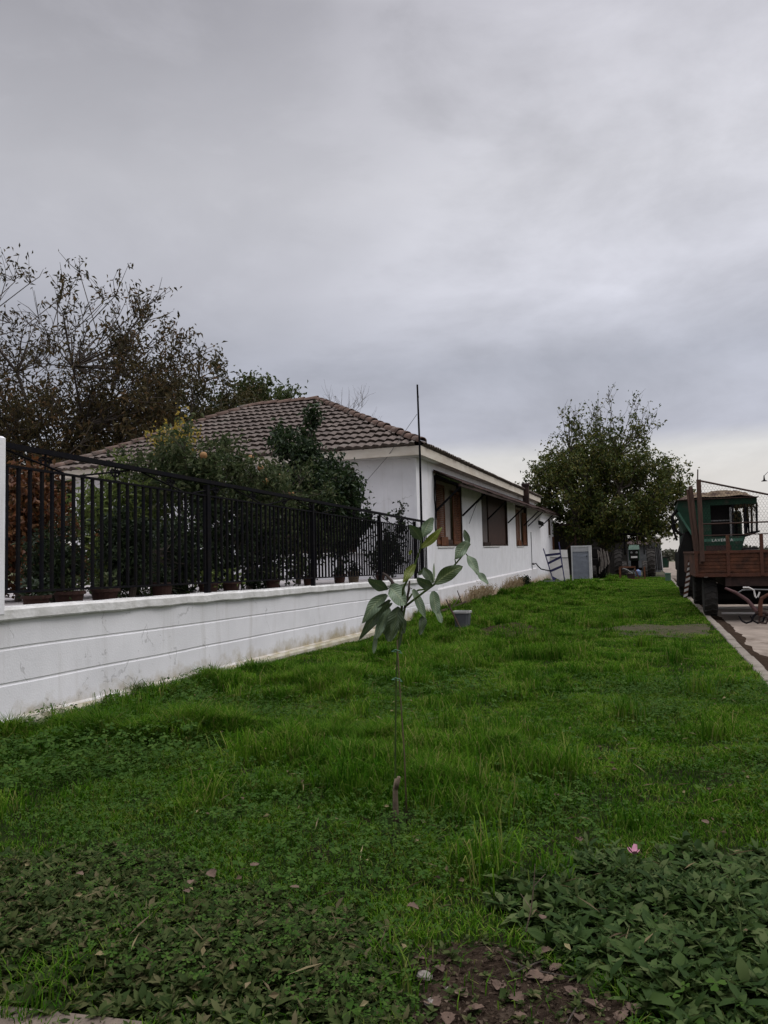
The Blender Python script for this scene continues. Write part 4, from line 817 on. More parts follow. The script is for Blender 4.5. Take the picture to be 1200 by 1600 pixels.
while xk < X1:
    z1 = topz(xk); pts = []; z = H0; k = 0
    while z < z1: pts.append((xk+(.5*sp_ if (k//2) % 2 else 0)*1.0, Y0+.004*(k % 2), z)); z += sp_*.5 if k % 2 else sp_*.35; k += 1
    if len(pts) > 2: ms_.tube(pts, .0022, 3, False)
    pts2 = [(xk+sp_-(p[0]-xk), p[1], p[2]) for p in pts]
    if len(pts2) > 2: ms_.tube(pts2, .0022, 3, False)
    xk += sp_
ms_.build('wire_mesh', BLACK, tl)
wheel(tl, 1.27, Y0+.55, .42, .27, 18, RUST); wheel(tl, 3.2, Y0+.55, .42, .27, 18, RUST); wheel(tl, 1.27, Y1-.8, .42, .27, 18, RUST); wheel(tl, 3.2, Y1-.8, .42, .27, 18, RUST)
MB().box(1.3, 3.2, Y0+.48, Y0+.62, .36, .48).box(1.3, 3.2, Y1-.87, Y1-.73, .36, .48).build('axle', DARK, tl)
ch = MB(); ch.box(1.55, 1.67, Y0+.03, Y1-.05, ZB-.2, ZB-.005); ch.box(2.8, 2.92, Y0+.03, Y1-.05, ZB-.2, ZB-.005); ch.box(1.67, 2.8, Y0+.05, Y0+.15, ZB-.2, ZB-.006); ch.build('chassis', RUST, tl)
MB().box(1.5, 3.0, Y1-2.9, Y1-2.85, .15, ZB-.21).build('shield', DARK, tl)
hb = MB().hexa([(.80, 20.0, .30), (.90, 20.0, .30), (.90, 20.04, .30), (.80, 20.04, .30), (.955, 20.0, 1.2), (1.06, 20.0, 1.2), (1.06, 20.04, 1.2), (.955, 20.04, 1.2)])
hz = hb.build('marker_board', RUSTBOX, tl)
st_ = MB()
for i in range(7):
    t0, t1 = i/7., (i+.5)/7.; f_ = lambda t, s: (.80+.155*t+s*.10, 19.994, .30+.9*t)
    st_.add([f_(t0, .05), f_(t0+.05, .95), f_(t1+.05, .95), f_(t1, .05)], [(0, 1, 2, 3)])
st_.build('white_stripe', mat('stripe_white', (.6, .58, .56), (.45, .42, .4), 8, .7), hz)
pp = thing('white_pipe', 'two long white pipes lying on the ground under the trailer', 'pipe', (1.9, 18.6, 0), 'pipes under the trailer')
MB().tube([(1.45, 18.9, .12), (2.9, 18.95, .14)], .025, 8).build('pipe', PALEWH, pp); MB().tube([(1.5, 18.3, .05), (2.6, 18.4, .04)], .025, 8).build('pipe', PALEWH, pp)

# cultivator in front of the trailer
cu_ = thing('cultivator', 'rusty walk behind cultivator with curved tines on the concrete', 'plough', (2.0, 16.4, 0))
IY = 16.4
G = lambda px, py, dy=0: atY(px, py, IY+dy)
m = MB(); m.tube([G(1133, 919), G(1150, 926), G(1168, 938), G(1182, 955)], [.022, .03, .035, .04], 8); m.build('beam', mat('purple_rust', (.10, .055, .055), (.07, .04, .04), 7, .8), cu_)
MB().tube([G(1188, 962), G(1188, 945), G(1190, 935), G(1200, 929), G(1222, 921)], [.045, .04, .035, .03, .025], 8).build('stem', RUSTEDGE, cu_)
MB().tube([G(1152, 927), G(1160, 922), G(1180, 921), G(1215, 922)], .014, 6).build('link_rod', STEEL, cu_)
MB().tube([G(1161, 918), G(1170, 918), G(1178, 922), G(1180, 932), G(1182, 934)], .018, 6).tube([G(1184, 933), G(1187, 925)], .016, 6).build('lever', PALEWH, cu_)
for dy, sh in ((0, 0), (.25, 18)):
    MB().tube([G(1184+sh, 957, dy), G(1177+sh, 963, dy), G(1174+sh, 971, dy), G(1166+sh, 973.5, dy), G(1159+sh, 970, dy), G(1154+sh, 962, dy)], [.02, .02, .02, .02, .016, .01], 7).build('tine', BLACK, cu_)
MB().tube([G(1180, 958), G(1195, 957), G(1210, 966), G(1222, 974)], .03, 8).build('skid', RUST, cu_)
MB().tube([G(1186, 973), G(1187, 964), G(1195, 962), G(1200, 968), G(1197, 974), G(1189, 973)], .018, 7).build('spring', RUST, cu_)

# ------------------------------------------------------------------ combine harvester
CY = 25.0
cbh = thing('combine_harvester', 'old green combine harvester with a straw covered roof behind the trailer', 'harvester', (2.0, CY, 0))
def prism(pts, y0, y1):
    n = len(pts); return MB().add([(x, y0, z) for x, z in pts]+[(x, y1, z) for x, z in pts], [tuple(range(n)), tuple(range(2*n-1, n-1, -1))]+[(i, n+i, n+(i+1) % n, (i+1) % n) for i in range(n)])
prism([(1.45, 1.62), (1.88, 1.62), (1.88, 2.95), (.98, 2.95), (.94, 2.72), (1.2, 2.1), (1.45, 1.78)], CY, CY+2.4).build('body', GREENP, cbh)
MB().bar((.97, CY-.03, 2.6), (1.5, CY-.03, 1.62), .06, .06).build('side_rail', GREENL, cbh)
prism([(1.88, 2.78), (3.16, 2.78), (3.16, 2.96), (1.88, 2.96)], CY-.01, CY+2.4).build('cab_header', GREENP, cbh)
rf_ = MB(); rv = []
rr2 = np.random.default_rng(5)
nx, ny = 60, 40
for j in range(ny+1):
    for i in range(nx+1):
        u_, v_ = i/nx, j/ny; ed = min(1, min(u_, 1-u_)*5)*min(1, min(v_, 1-v_)*4+.25)
        rv.append((.92+2.28*u_, CY-.12+2.6*v_, 2.97+.22*ed*(.55+.6*float(vnoise(np.array([u_*6.]), np.array([v_*6.]), 3)[0])+.45*float(vnoise(np.array([u_*17.]), np.array([v_*17.]), 5)[0]))))
q = (np.arange(ny)[:, None]*(nx+1)+np.arange(nx)[None, :]).ravel(); npobj('roof', rv, [np.stack([q, q+1, q+nx+2, q+nx+1], 1)], THATCH, cbh)
MB().box(.92, 3.2, CY-.12, CY+2.5, 2.962, 2.985).build('roof_edge', DKWOOD, cbh)
MB().box(1.89, 2.47, CY+.25, CY+.3, 1.82, 2.8).build('door', DARK, cbh)
MB().box(1.9, 2.47, CY+.2, CY+.24, 2.3, 2.34).build('grab_bar', STEEL, cbh)
MB().box(2.40, 2.46, CY+.0, CY+.05, 1.82, 2.7).build('door_post', STEEL, cbh)
cg = MB()
for x, y in ((2.5, CY+.02), (2.83, CY+.0), (3.15, CY+.02), (3.13, CY+1.0), (3.13, CY+2.3), (2.5, CY+2.3), (2.83, CY+2.3)):
    cg.bar((x-.03, y, 1.74 if x < 2.6 else 1.74+(x-2.5)*.33), (x, y, 2.8), .055)
for x in (2.93, 3.04): cg.bar((x, CY+1.2, 1.85), (x, CY+1.2, 2.8), .05)
cg.bar((2.49, CY, 2.22), (2.83, CY, 2.22), .025); cg.bar((2.5, CY, 1.72), (3.18, CY, 1.96), .05); cg.bar((2.5, CY+2.3, 1.72), (3.18, CY+2.3, 1.96), .05); cg.bar((3.17, CY, 1.96), (3.17, CY+2.3, 1.96), .05); cg.build('cab_frame', BLACK, cbh)
gl = bpy.data.materials.new('dusty_glass'); gl.use_nodes = True; gb_ = gl.node_tree.nodes['Principled BSDF']; gb_.inputs['Base Color'].default_value = (.5, .5, .5, 1); gb_.inputs['Alpha'].default_value = .28; gb_.inputs['Roughness'].default_value = .25
MB().add([(3.15, CY+.03, 1.97), (3.15, CY+2.27, 1.97), (3.15, CY+2.27, 2.78), (3.15, CY+.03, 2.78)], [(0, 1, 2, 3)]).build('windscreen', gl, cbh)
rv = np.random.default_rng(8); nv = 260; P = np.stack([rv.uniform(2.5, 3.15, nv), CY-.03+rv.random(nv)*.1, 2.8-rv.random(nv)**1.7*.55], 1)
V, F = leaf_arrays(P, rv.normal(size=(nv, 3))*.4+np.array([0, 0, -1]), .12*np.ones(nv), .02*np.ones(nv), rv); npobj('straw_fringe', V, F, LF_WAL, cbh)
prism([(1.40, 1.40), (2.66, 1.40), (2.76, 1.70), (2.80, 1.83), (1.40, 1.83)], CY-.06, CY+2.3).build('cab_base', GREENP, cbh)
MB().box(1.5, 2.74, CY-.066, CY-.062, 1.68, 1.775).build('stripe', GREENL, cbh)
MB().box(1.7, 2.4, CY-.066, CY-.063, 1.42, 1.57).build('rust_patch', RUST, cbh)
tcv = bpy.data.curves.new('lettering', 'FONT'); tcv.body = 'LAVERDA'; tcv.size = .125; tcv.extrude = .002; tcv.space_character = 1.15
to_ = bpy.data.objects.new('lettering', tcv); COL.objects.link(to_); bpy.context.view_layer.update()
me_ = bpy.data.meshes.new_from_object(to_.evaluated_get(bpy.context.evaluated_depsgraph_get())); bpy.data.objects.remove(to_)
lo = bpy.data.objects.new('lettering', me_); me_.materials.append(MATS['pale_panel']); link(lo, cbh); lo.location = (1.87-2.0, CY-.07-CY, 1.685); lo.rotation_euler = (pi/2, 0, 0)
MB().box(1.0, 3.1, CY+.1, CY+5.5, .75, 1.39, b=.03).build('chassis', DARK, cbh)
MB().box(1.2, 3.0, CY+2.45, CY+6, 1.4, 2.7, b=.05).build('grain_tank', GREENP, cbh)
prism([(.88, .35), (1.3, .35), (1.35, 2.05), (1.15, 2.0), (.95, 1.4)], CY+.05, CY+1.6).build('elevator', DARK, cbh)
wheel(cbh, 1.2, CY+1.0, .75, .5, 20, RUST); wheel(cbh, 3.0, CY+1.0, .75, .5, 20, RUST); wheel(cbh, 1.25, CY+4.8, .5, .35, 18, RUST); wheel(cbh, 2.95, CY+4.8, .5, .35, 18, RUST)
MB().tube([(1.0, CY+.2, 2.75), (.8, CY+.1, 2.5), (.85, CY+.1, 2.1), (1.05, CY+.1, 1.9)], .05, 7).tube([(.95, CY, 2.4), (.78, CY, 2.2), (.9, CY, 1.75)], .035, 7).build('auger_tube', DARK, cbh)

# street lamp far right
la = atY(1194, 748, 60)
sl_ = thing('street_lamp', 'grey street lamp with a bell shade at the right edge', 'street lamp', (la[0]+2.6, 60, 0))
MB().tube([(la[0]+2.6, 60, -.1), (la[0]+2.6, 60, la[2]+.2)], [.09, .06], 8).build('pole', STEEL, sl_)
MB().tube([(la[0]+2.6, 60, la[2]+.2), (la[0]+1.3, 60, la[2]+.75), (la[0]+.3, 60, la[2]+.5), (la[0], 60, la[2]+.2)], .022, 6).build('arm', STEEL, sl_)
MB().lathe((la[0], 60, la[2]-.18), (0, 0, 1), [(.20, 0), (.19, .03), (.07, .09), (.05, .2), (.03, .42)], 14).build('lamp_shade', DARK, sl_)

# ------------------------------------------------------------------ sapling and stake
SD = 4.08
rs_ = np.random.default_rng(12)
def cz(x, y, dd=0): return atD(540+x/5, 790+y/5, SD+dd)
sb = atZ(619, 1287, 0); 
sap = thing('sapling', 'young thin sapling with large drooping leaves in the middle of the lawn', 'sapling', sb)
def T_(pts, r, name, m_): return MB().tube(pts, r, 8).build(name, m_, sap, True)
stem = [atD(618.5, 1292, 4.08), atD(617.5, 1225, SD), atD(618, 1150, SD), atD(619, 1060, SD), atD(622, 1000, SD), cz(440, 930), cz(462, 800), cz(470, 770)]
T_(stem, [.0065, .0052, .0048, .0048, .0052, .0058, .0066, .0066], 'trunk', GREENSTEM)
MB().tube([atD(620, 1300, SD-.01), atD(618, 1262, SD-.012), atD(617.5, 1232, SD-.012), atD(621, 1218, SD-.012)], [.017, .0155, .0135, .016], 9).tube([atD(619, 1232, SD-.02), atD(623.5, 1214, SD-.03)], [.013, .010], 7).build('graft_stump', PALEBARK, sap, True)
T_([cz(462, 800), cz(482, 720), cz(492, 660), cz(500, 588)], [.007, .007, .006, .005], 'branch', TWIG)
T_([cz(445, 900), cz(435, 760, .02), cz(410, 672, .03), cz(360, 590, .05), cz(318, 545, .06), cz(288, 525, .06)], [.006, .0065, .0085, .009, .0075, .004], 'branch', TWIG)
T_([cz(440, 820), cz(448, 650, -.02), cz(500, 545, -.05), cz(545, 450, -.06), cz(585, 335, -.08), cz(592, 265, -.09)], [.006, .006, .0055, .005, .0045, .0035], 'branch', GREENSTEM)
T_([cz(470, 785), cz(540, 730, .0), cz(625, 665, -.03), cz(690, 618, -.06), cz(770, 545, -.02), cz(860, 455, .02), cz(930, 370, .04), cz(975, 300, .05)], [.006, .006, .006, .0055, .004, .0045, .004, .0025], 'branch', GREENSTEM)
T_([cz(478, 750), cz(520, 690, .03), cz(570, 660, .03), cz(650, 650, -.02)], [.0055, .005, .005, .004], 'branch', GREENSTEM)
def lmat(name, top, mid, vein):
    m = bpy.data.materials.new(name); m.use_nodes = True; t = m.node_tree; n = t.nodes; l = t.links; b = n['Principled BSDF']; b.inputs['Roughness'].default_value = .42; b.inputs['Specular IOR Level'].default_value = .4
    uv = n.new('ShaderNodeUVMap'); s = n.new('ShaderNodeSeparateXYZ'); l.new(uv.outputs[0], s.inputs[0])
    a = n.new('ShaderNodeMath'); a.operation = 'ABSOLUTE'; l.new(s.outputs[0], a.inputs[0])
    r = n.new('ShaderNodeValToRGB'); e = r.color_ramp.elements; e[0].position = .0; e[0].color = (*vein, 1); e[1].position = 1; e[1].color = (*top, 1)
    e2 = r.color_ramp.elements.new(.07); e2.color = (*vein, 1); e3 = r.color_ramp.elements.new(.13); e3.color = (*mid, 1); l.new(a.outputs[0], r.inputs[0])
    w_ = n.new('ShaderNodeTexWave'); w_.bands_direction = 'Y'; w_.inputs['Scale'].default_value = 3.2; w_.inputs['Distortion'].default_value = 1.5; w_.inputs['Detail'].default_value = 2
    cb_ = n.new('ShaderNodeCombineXYZ'); ad = n.new('ShaderNodeMath'); ad.operation = 'MULTIPLY_ADD'; l.new(a.outputs[0], ad.inputs[0]); ad.inputs[1].default_value = -.22; l.new(s.outputs[1], ad.inputs[2]); l.new(ad.outputs[0], cb_.inputs[1]); l.new(cb_.outputs[0], w_.inputs[0])
    mx = n.new('ShaderNodeMix'); mx.data_type = 'RGBA'; mx.blend_type = 'MULTIPLY'; mx.inputs[0].default_value = .25; l.new(r.outputs[0], mx.inputs[6]); l.new(w_.outputs[0], mx.inputs[7])
    no = n.new('ShaderNodeTexNoise'); no.inputs['Scale'].default_value = 25; co_ = n.new('ShaderNodeTexCoord'); l.new(co_.outputs['Object'], no.inputs[0])
    m2 = n.new('ShaderNodeMix'); m2.data_type = 'RGBA'; m2.blend_type = 'MULTIPLY'; m2.inputs[0].default_value = .5; l.new(mx.outputs[2], m2.inputs[6]); l.new(no.outputs[0], m2.inputs[7])
    m3 = n.new('ShaderNodeMix'); m3.data_type = 'RGBA'; m3.blend_type = 'MULTIPLY'; m3.inputs[0].default_value = 1; l.new(m2.outputs[2], m3.inputs[6]); m3.inputs[7].default_value = (1.3, 1.3, 1.3, 1)
    l.new(m3.outputs[2], b.inputs['Base Color'])
    bp = n.new('ShaderNodeBump'); bp.inputs['Strength'].default_value = .4; bp.inputs['Distance'].default_value = .004; l.new(w_.outputs[0], bp.inputs['Height']); l.new(bp.outputs[0], b.inputs['Normal'])
    tr_ = n.new('ShaderNodeBsdfTranslucent'); l.new(m3.outputs[2], tr_.inputs[0]); ms2 = n.new('ShaderNodeMixShader'); ms2.inputs[0].default_value = .18
    l.new(b.outputs[0], ms2.inputs[1]); l.new(tr_.outputs[0], ms2.inputs[2]); l.new(ms2.outputs[0], n['Material Output'].inputs[0]); return m
LM = {'d': lmat('sapling_leaf_dark', (.045, .072, .030), (.054, .084, .033), (.09, .12, .05)), 'p': lmat('sapling_leaf_pale', (.115, .165, .092), (.125, .175, .096), (.19, .235, .13)),
      'y': lmat('sapling_leaf_yellow', (.12, .155, .018), (.15, .185, .025), (.25, .27, .07)), 'g': lmat('sapling_leaf_green', (.055, .085, .03), (.075, .11, .036), (.19, .23, .10))}
def sleaf(base, tip, wpx, kind, sag=.0, db=0., dt=0., roll=.3, curl=.25, skew=0.):
    A = cz(*base, db); B = cz(*tip, dt); W_ = wpx*1.28/5*SD/FPX; ax = B-A; Ln = np.linalg.norm(ax); d = ax/Ln; view = cf
    s0 = np.cross(d, view); s0 /= np.linalg.norm(s0); sd_ = s0*cos(roll)+view*sin(roll); nn = np.cross(sd_, d); nn /= np.linalg.norm(nn)
    if nn@view > 0: nn = -nn
    V = []; UV = []; ns, nw = 16, 6; ph = rs_.random()*6
    for i in range(ns+1):
        t = i/ns; wdt = W_*.5*(sin(pi*min(1, t*.93+.03))**.75)*(1-.25*t) if t < 1 else .0008
        bend = sag*sin(pi*t); c = A+ax*t+s0*skew*sin(pi*t)*Ln+np.array([0, 0, bend*Ln])
        for j in range(nw+1):
            u_ = -1+2*j/nw; und = .11*W_*sin(t*9+ph+u_*1.3)*abs(u_)
            V.append(c+sd_*u_*wdt+nn*(abs(u_)**1.3*wdt*curl+und)); UV.append((u_, t))
    q = (np.arange(ns)[:, None]*(nw+1)+np.arange(nw)[None, :]).ravel(); F = np.stack([q, q+1, q+nw+2, q+nw+1], 1)
    o = npobj('leaf', V, [F], LM[kind], sap, smooth=True); uvl = o.data.uv_layers.new(name='UVMap'); UV = np.array(UV, dtype=np.float32)
    li = np.empty(len(o.data.loops), dtype=np.int32); o.data.loops.foreach_get('vertex_index', li); uvl.data.foreach_set('uv', UV[li].ravel())
    return o
SL = [((592, 268), (500, 150), 72, 'd', .03, -.09, -.13, .2), ((598, 245), (680, 93), 80, 'p', .04, -.09, -.05, -.3), ((585, 332), (757, 168), 58, 'y', -.06, -.08, -.16, .5),
      ((542, 458), (446, 602), 64, 'y', .05, -.06, -.12, .3), ((700, 610), (914, 474), 96, 'g', .05, -.06, -.12, .25), ((683, 605), (604, 485), 66, 'd', .04, -.06, .0, .3),
      ((676, 632), (552, 572), 70, 'd', -.02, -.06, -.12, .2), ((690, 600), (690, 448), 16, 'g', 0, -.06, .05, .2), ((682, 668), (712, 850), 78, 'p', 0, -.06, -.10, .2), ((700, 800), (752, 918), 50, 'p', 0, -.085, -.12, .5),
      ((525, 655), (622, 880), 62, 'p', .04, .03, -.03, .35), ((612, 850), (582, 1010), 56, 'd', 0, -.02, -.05, .3), ((958, 280), (850, 420), 84, 'p', .05, .05, 0, .25), ((966, 302), (925, 188), 44, 'd', 0, .05, .08, .2),
      ((952, 390), (1040, 545), 66, 'p', .04, .04, -.02, .3), ((1028, 520), (1116, 612), 48, 'p', 0, -.015, -.05, .4), ((324, 658), (174, 578), 78, 'd', .02, .06, -.02, .2), ((345, 640), (472, 782), 130, 'p', .05, .04, -.06, .45),
      ((320, 695), (128, 922), 94, 'p', .10, .05, -.05, .3), ((345, 735), (100, 1058), 74, 'd', .06, .03, -.02, .35), ((415, 790), (330, 1062), 118, 'd', .0, .0, -.05, .3), ((335, 815), (232, 1050), 72, 'p', .06, .02, -.05, .3),
      ((330, 840), (300, 1010), 60, 'd', .0, .06, .05, .3), ((238, 1000), (218, 1158), 34, 'p', 0, -.03, -.05, .3), ((428, 695), (452, 610), 44, 'd', 0, .0, .04, .2), ((440, 950), (405, 1130), 34, 'd', 0, .02, .02, .5), ((260, 960), (235, 1010), 40, 'd', 0, .0, .0, .3), ((498, 385), (515, 345), 22, 'y', 0, -.06, -.08, .2), ((400, 860), (352, 1065), 60, 'd', .05, -.05, -.08, .6), ((360, 760), (180, 985), 62, 'd', .09, .08, .02, .5), ((425, 960), (440, 1010), 26, 'd', 0, .0, .0, .4), ((455, 880), (455, 1000), 40, 'd', .03, .05, .05, .5), ((345, 800), (265, 1000), 56, 'p', .08, .0, -.07, .7), ((600, 500), (565, 545), 30, 'd', .0, -.03, -.03, .4)]
for a_ in SL: sleaf(*a_)
T_([cz(520, 650), cz(505, 640), cz(492, 690)], .003, 'petiole', GREENSTEM); T_([cz(935, 368, .04), cz(952, 392, .04)], .003, 'petiole', GREENSTEM); T_([cz(320, 655, .06), cz(345, 640, .05), cz(360, 600, .05)], .003, 'petiole', GREENSTEM); T_([cz(860, 456, .02), cz(856, 425, .0)], .003, 'petiole', GREENSTEM)
sk = thing('support_stake', 'thin brown cane staking up the sapling', 'stake', atZ(636, 1290, 0))
MB().tube([atD(636, 1294, 4.02), atD(632, 1180, 4.04), atD(624, 1062, 4.06), atD(620.5, 1000, 4.06)], [.0042, .0038, .0034, .003], 7).build('cane', mat('cane', (.11, .085, .05), (.07, .05, .03), 12, .8), sk, True)
for py in (1018, 1062): MB().tube([atD(612, py, 4.05), atD(618, py-3, 4.04), atD(625, py-1, 4.03), atD(628, py+3, 4.05), atD(622, py+1, 4.1), atD(615, py, 4.1), atD(612, py, 4.05)], .0018, 5).build('tie', mat('green_string_%d' % py, (.16, .30, .22), (.12, .24, .18), 10, .6), sk)

# ------------------------------------------------------------------ lawn grass, clover, leafy ground cover
def polyz(pts): return np.array([atZ(*p)[:2] for p in pts])
SOILP = polyz([(648, 1490), (700, 1484), (760, 1478), (820, 1500), (880, 1530), (950, 1572), (990, 1604), (980, 1660), (640, 1660), (655, 1560)])
LEFTP = polyz([(-150, 1330), (60, 1340), (150, 1320), (290, 1345), (360, 1390), (420, 1380), (500, 1440), (540, 1425), (650, 1490), (655, 1560), (640, 1660), (300, 1660), (216, 1626), (60, 1606), (-150, 1596)])
RIGHTP = polyz([(760, 1420), (800, 1370), (860, 1385), (930, 1325), (1000, 1350), (1060, 1320), (1130, 1350), (1220, 1325), (1340, 1360), (1340, 1660), (1040, 1660), (990, 1600), (900, 1535), (800, 1450)])
BARE = polyz([(650, 996), (690, 978), (740, 982), (800, 972), (860, 983), (930, 984), (960, 990), (880, 1001), (800, 994), (730, 1003)])
MUD = polyz([(930, 983), (990, 974), (1050, 978), (1100, 975), (1112, 990), (1070, 1000), (1010, 993), (960, 996)])
def soilsheet(name, poly, z, material):
    c = poly.mean(0); V = [(*c, z)]+[]; rr = np.random.default_rng(2); ring = []
    m = len(poly)
    for i in range(m):
        for t in (0, .33, .66): p = poly[i]*(1-t)+poly[(i+1) % m]*t; ring.append(p+rr.normal(size=2)*.05*np.sqrt(np.ptp(poly[:, 0])))
    ring = np.array(ring); k = len(ring); V = [(*c, float(gz(c[0], c[1]))+z)]
    for s in (.5, 1.0):
        for p in ring: q = c+(p-c)*s; V.append((q[0], q[1], float(gz(q[0], q[1]))+z))
    F3 = np.array([[0, 1+i, 1+(i+1) % k] for i in range(k)]); F4 = np.array([[1+i, 1+k+i, 1+k+(i+1) % k, 1+(i+1) % k] for i in range(k)])
    return tag(npobj(name, V, [F3, F4], material), kind='structure')
soilsheet('soil_patch', SOILP, .012, SOIL); soilsheet('bare_strip', BARE, .014, SOIL)
soilsheet('mud_patch', MUD, .012, mat('mud', (.050, .042, .025), (.028, .026, .012), 5, .9, .5, spec=.1))

GRASS = leafmat('grass_blade', [(.022, .068, .004), (.038, .104, .005), (.056, .134, .007), (.080, .160, .010), (.115, .185, .022), (.19, .17, .06)], .38, .8, patch=(.48, .62, .5), pscale=1.5, spec=.03)
sb_xy = atZ(624, 1284, 0)[:2]
def blades(n, y0, y1, w0, hscale, seed, keep=None):
    rr = np.random.default_rng(seed); x = rr.uniform(-5.05, 1.13, n); y = rr.uniform(y0, y1, n)
    cl = fbm(x*.75, y*.75, 11); fine = fbm(x*3.1, y*3.1, 15)
    big = np.clip((cl-.45)/.16, 0, 1); big = big*np.clip((-.1-x)/2.2, .10, 1)
    h = (.03+.045*fine+.34*big*fine*fine*1.3)*hscale
    ok = rr.random(n) < (.30+.70*np.clip((fine-.28)*3, 0, 1))
    for Pn, p in ((SOILP, .03), (BARE, .42), (MUD, .5), (LEFTP, .28), (RIGHTP, .3)): ok &= ~inpoly(x, y, Pn) | (rr.random(n) < p)
    strip = np.exp(-((y-15.0)/.75)**2)*(x > -3.6); ok &= rr.random(n) > strip*.72; h *= 1-.45*strip
    if keep is not None: ok &= keep(x, y, rr)
    ok &= np.hypot(x-sb_xy[0], y-sb_xy[1]) > .10+.05*rr.random(n)
    x, y, h, big = x[ok], y[ok], h[ok], big[ok]; n = len(x); z = gz(x, y)-.01
    # clumping direction
    a = rr.random(n)*2*pi+2*fbm(x*1.3, y*1.3, 21)*4; lean = (.25+.55*rr.random(n))*h; wd = w0*(.6+.8*rr.random(n))
    dx, dy = np.cos(a), np.sin(a); fx, fy = -dy, dx
    P0 = np.stack([x, y, z], 1); S = np.stack([fx, fy, fx*0], 1)*wd[:, None]*.5; Dr = np.stack([dx, dy, dx*0], 1)
    hm = h*(.55+.1*rr.random(n)); tipz = h*(.75+.3*rr.random(n))
    M_ = P0+Dr*(lean*.3)[:, None]+np.stack([x*0, x*0, hm], 1); Tp = P0+Dr*(lean*1.25)[:, None]+np.stack([x*0, x*0, tipz], 1)
    V = np.stack([P0-S, P0+S, M_+S*.8, M_-S*.8, Tp], 1).reshape(-1, 3); b = np.arange(n)[:, None]*5
    return V, b+np.array([0, 1, 2, 3]), b+np.array([3, 2, 4])
GV = []; G4 = []; G3 = []; off = 0
vis = lambda x, y, rr: (np.abs((x*cos(YAW)+y*sin(YAW)))/np.maximum(.3, -x*sin(YAW)+y*cos(YAW)) < .62)
for args in ((120000, 1.9, 4.6, .0048, .85, 1), (150000, 4.4, 8.0, .0065, 1.0, 2), (130000, 8, 15, .010, 1.0, 3), (110000, 15, 27, .018, 1.0, 4), (80000, 27, 45.5, .03, 1.1, 5)):
    V, f4, f3 = blades(*args, keep=vis); GV.append(V); G4.append(f4+off); G3.append(f3+off); off += len(V)
rr = np.random.default_rng(41); nt_ = 520; tx = rr.uniform(-5, 1.0, nt_*3); ty = 3.3+rr.random(nt_*3)**1.3*15; ok = ((fbm(tx*.75, ty*.75, 11) > .47) & (tx < -.1)) | (rr.random(len(tx)) < .05)
for Pn in (SOILP, BARE, MUD, RIGHTP, LEFTP): ok &= ~inpoly(tx, ty, Pn)
ok &= np.hypot(tx-sb_xy[0], ty-sb_xy[1]) > .26
tx, ty = tx[ok][:nt_], ty[ok][:nt_]; hgt = .10+.17*rr.random(len(tx))**1.5; kb_ = 90
x = np.repeat(tx, kb_)+rr.normal(size=len(tx)*kb_)*.075; y = np.repeat(ty, kb_)+rr.normal(size=len(tx)*kb_)*.075; n = len(x); h = np.repeat(hgt, kb_)*(.55+.6*rr.random(n)); a = rr.random(n)*2*pi
dx, dy = np.cos(a), np.sin(a); ln_ = h*(.15+.75*rr.random(n)); wd = .0055*(.7+.6*rr.random(n))*(1+y*.06); P0 = np.stack([x, y, gz(x, y)-.01], 1); S = np.stack([-dy, dx, dx*0], 1)*wd[:, None]*.5; Dr = np.stack([dx, dy, dx*0], 1); zc = np.zeros(n)
M1 = P0+Dr*(ln_*.25)[:, None]+np.stack([zc, zc, h*.55], 1); M2 = P0+Dr*(ln_*.65)[:, None]+np.stack([zc, zc, h*.9], 1); Tp = P0+Dr*(ln_*1.2)[:, None]+np.stack([zc, zc, h*(1.0-.35*ln_/h)], 1)
V = np.stack([P0-S, P0+S, M1+S*.9, M1-S*.9, M2+S*.6, M2-S*.6, Tp], 1).reshape(-1, 3); b = np.arange(n)[:, None]*7
GV.append(V); G4 += [b+np.array([0, 1, 2, 3])+off, b+np.array([3, 2, 4, 5])+off]; G3.append(b+np.array([5, 4, 6])+off); off += len(V)
tag(npobj('grass', np.concatenate(GV), [np.concatenate(G4), np.concatenate(G3)], GRASS), 'lush green lawn grass with taller tufts', 'grass', kind='stuff')

# clover: three round leaflets on short stalks, over the lawn and thick by the wall
CLOV = leafmat('clover_leaf', [(.020, .050, .008), (.032, .070, .010), (.055, .098, .018)], .3, .7, spec=.06)
def clover(n, poly, hmin, hmax, size, seed, dens=None):
    rr = np.random.default_rng(seed); lo = poly.min(0); hi = poly.max(0); x = rr.uniform(lo[0], hi[0], n); y = rr.uniform(lo[1], hi[1], n); ok = inpoly(x, y, poly) & (x > -5.02) & (x < 1.1)
    for Pn in (SOILP, BARE, MUD): ok &= ~inpoly(x, y, Pn) | (rr.random(n) < .05)
    if dens is not None: ok &= rr.random(n) < dens(x, y)
    x, y = x[ok], y[ok]; n = len(x); z = gz(x, y)+hmin+(hmax-hmin)*rr.random(n)*np.clip(.4+fbm(x*2, y*2, 3), 0, 1); a0 = rr.random(n)*2*pi; s = size*(.6+.8*rr.random(n)); VV = []
    tiltx, tilty = rr.normal(size=n)*.3, rr.normal(size=n)*.3
    for k in range(3):
        a = a0+k*2*pi/3
        for ang, r in ((0, 0), (-.55, .8), (-.28, 1.08), (0, .97), (.28, 1.08), (.55, .8)):
            lx = np.cos(a+ang)*r*s; ly = np.sin(a+ang)*r*s; VV.append(np.stack([x+lx, y+ly, z+lx*tiltx+ly*tilty-(r*.12*s if r else 0)], 1))
    V = np.stack(VV, 1).reshape(-1, 3); b = np.arange(n*3)[:, None]*6
    return V, b+np.array([0, 1, 2, 3, 4, 5])
cv = []; cfc = []; off = 0
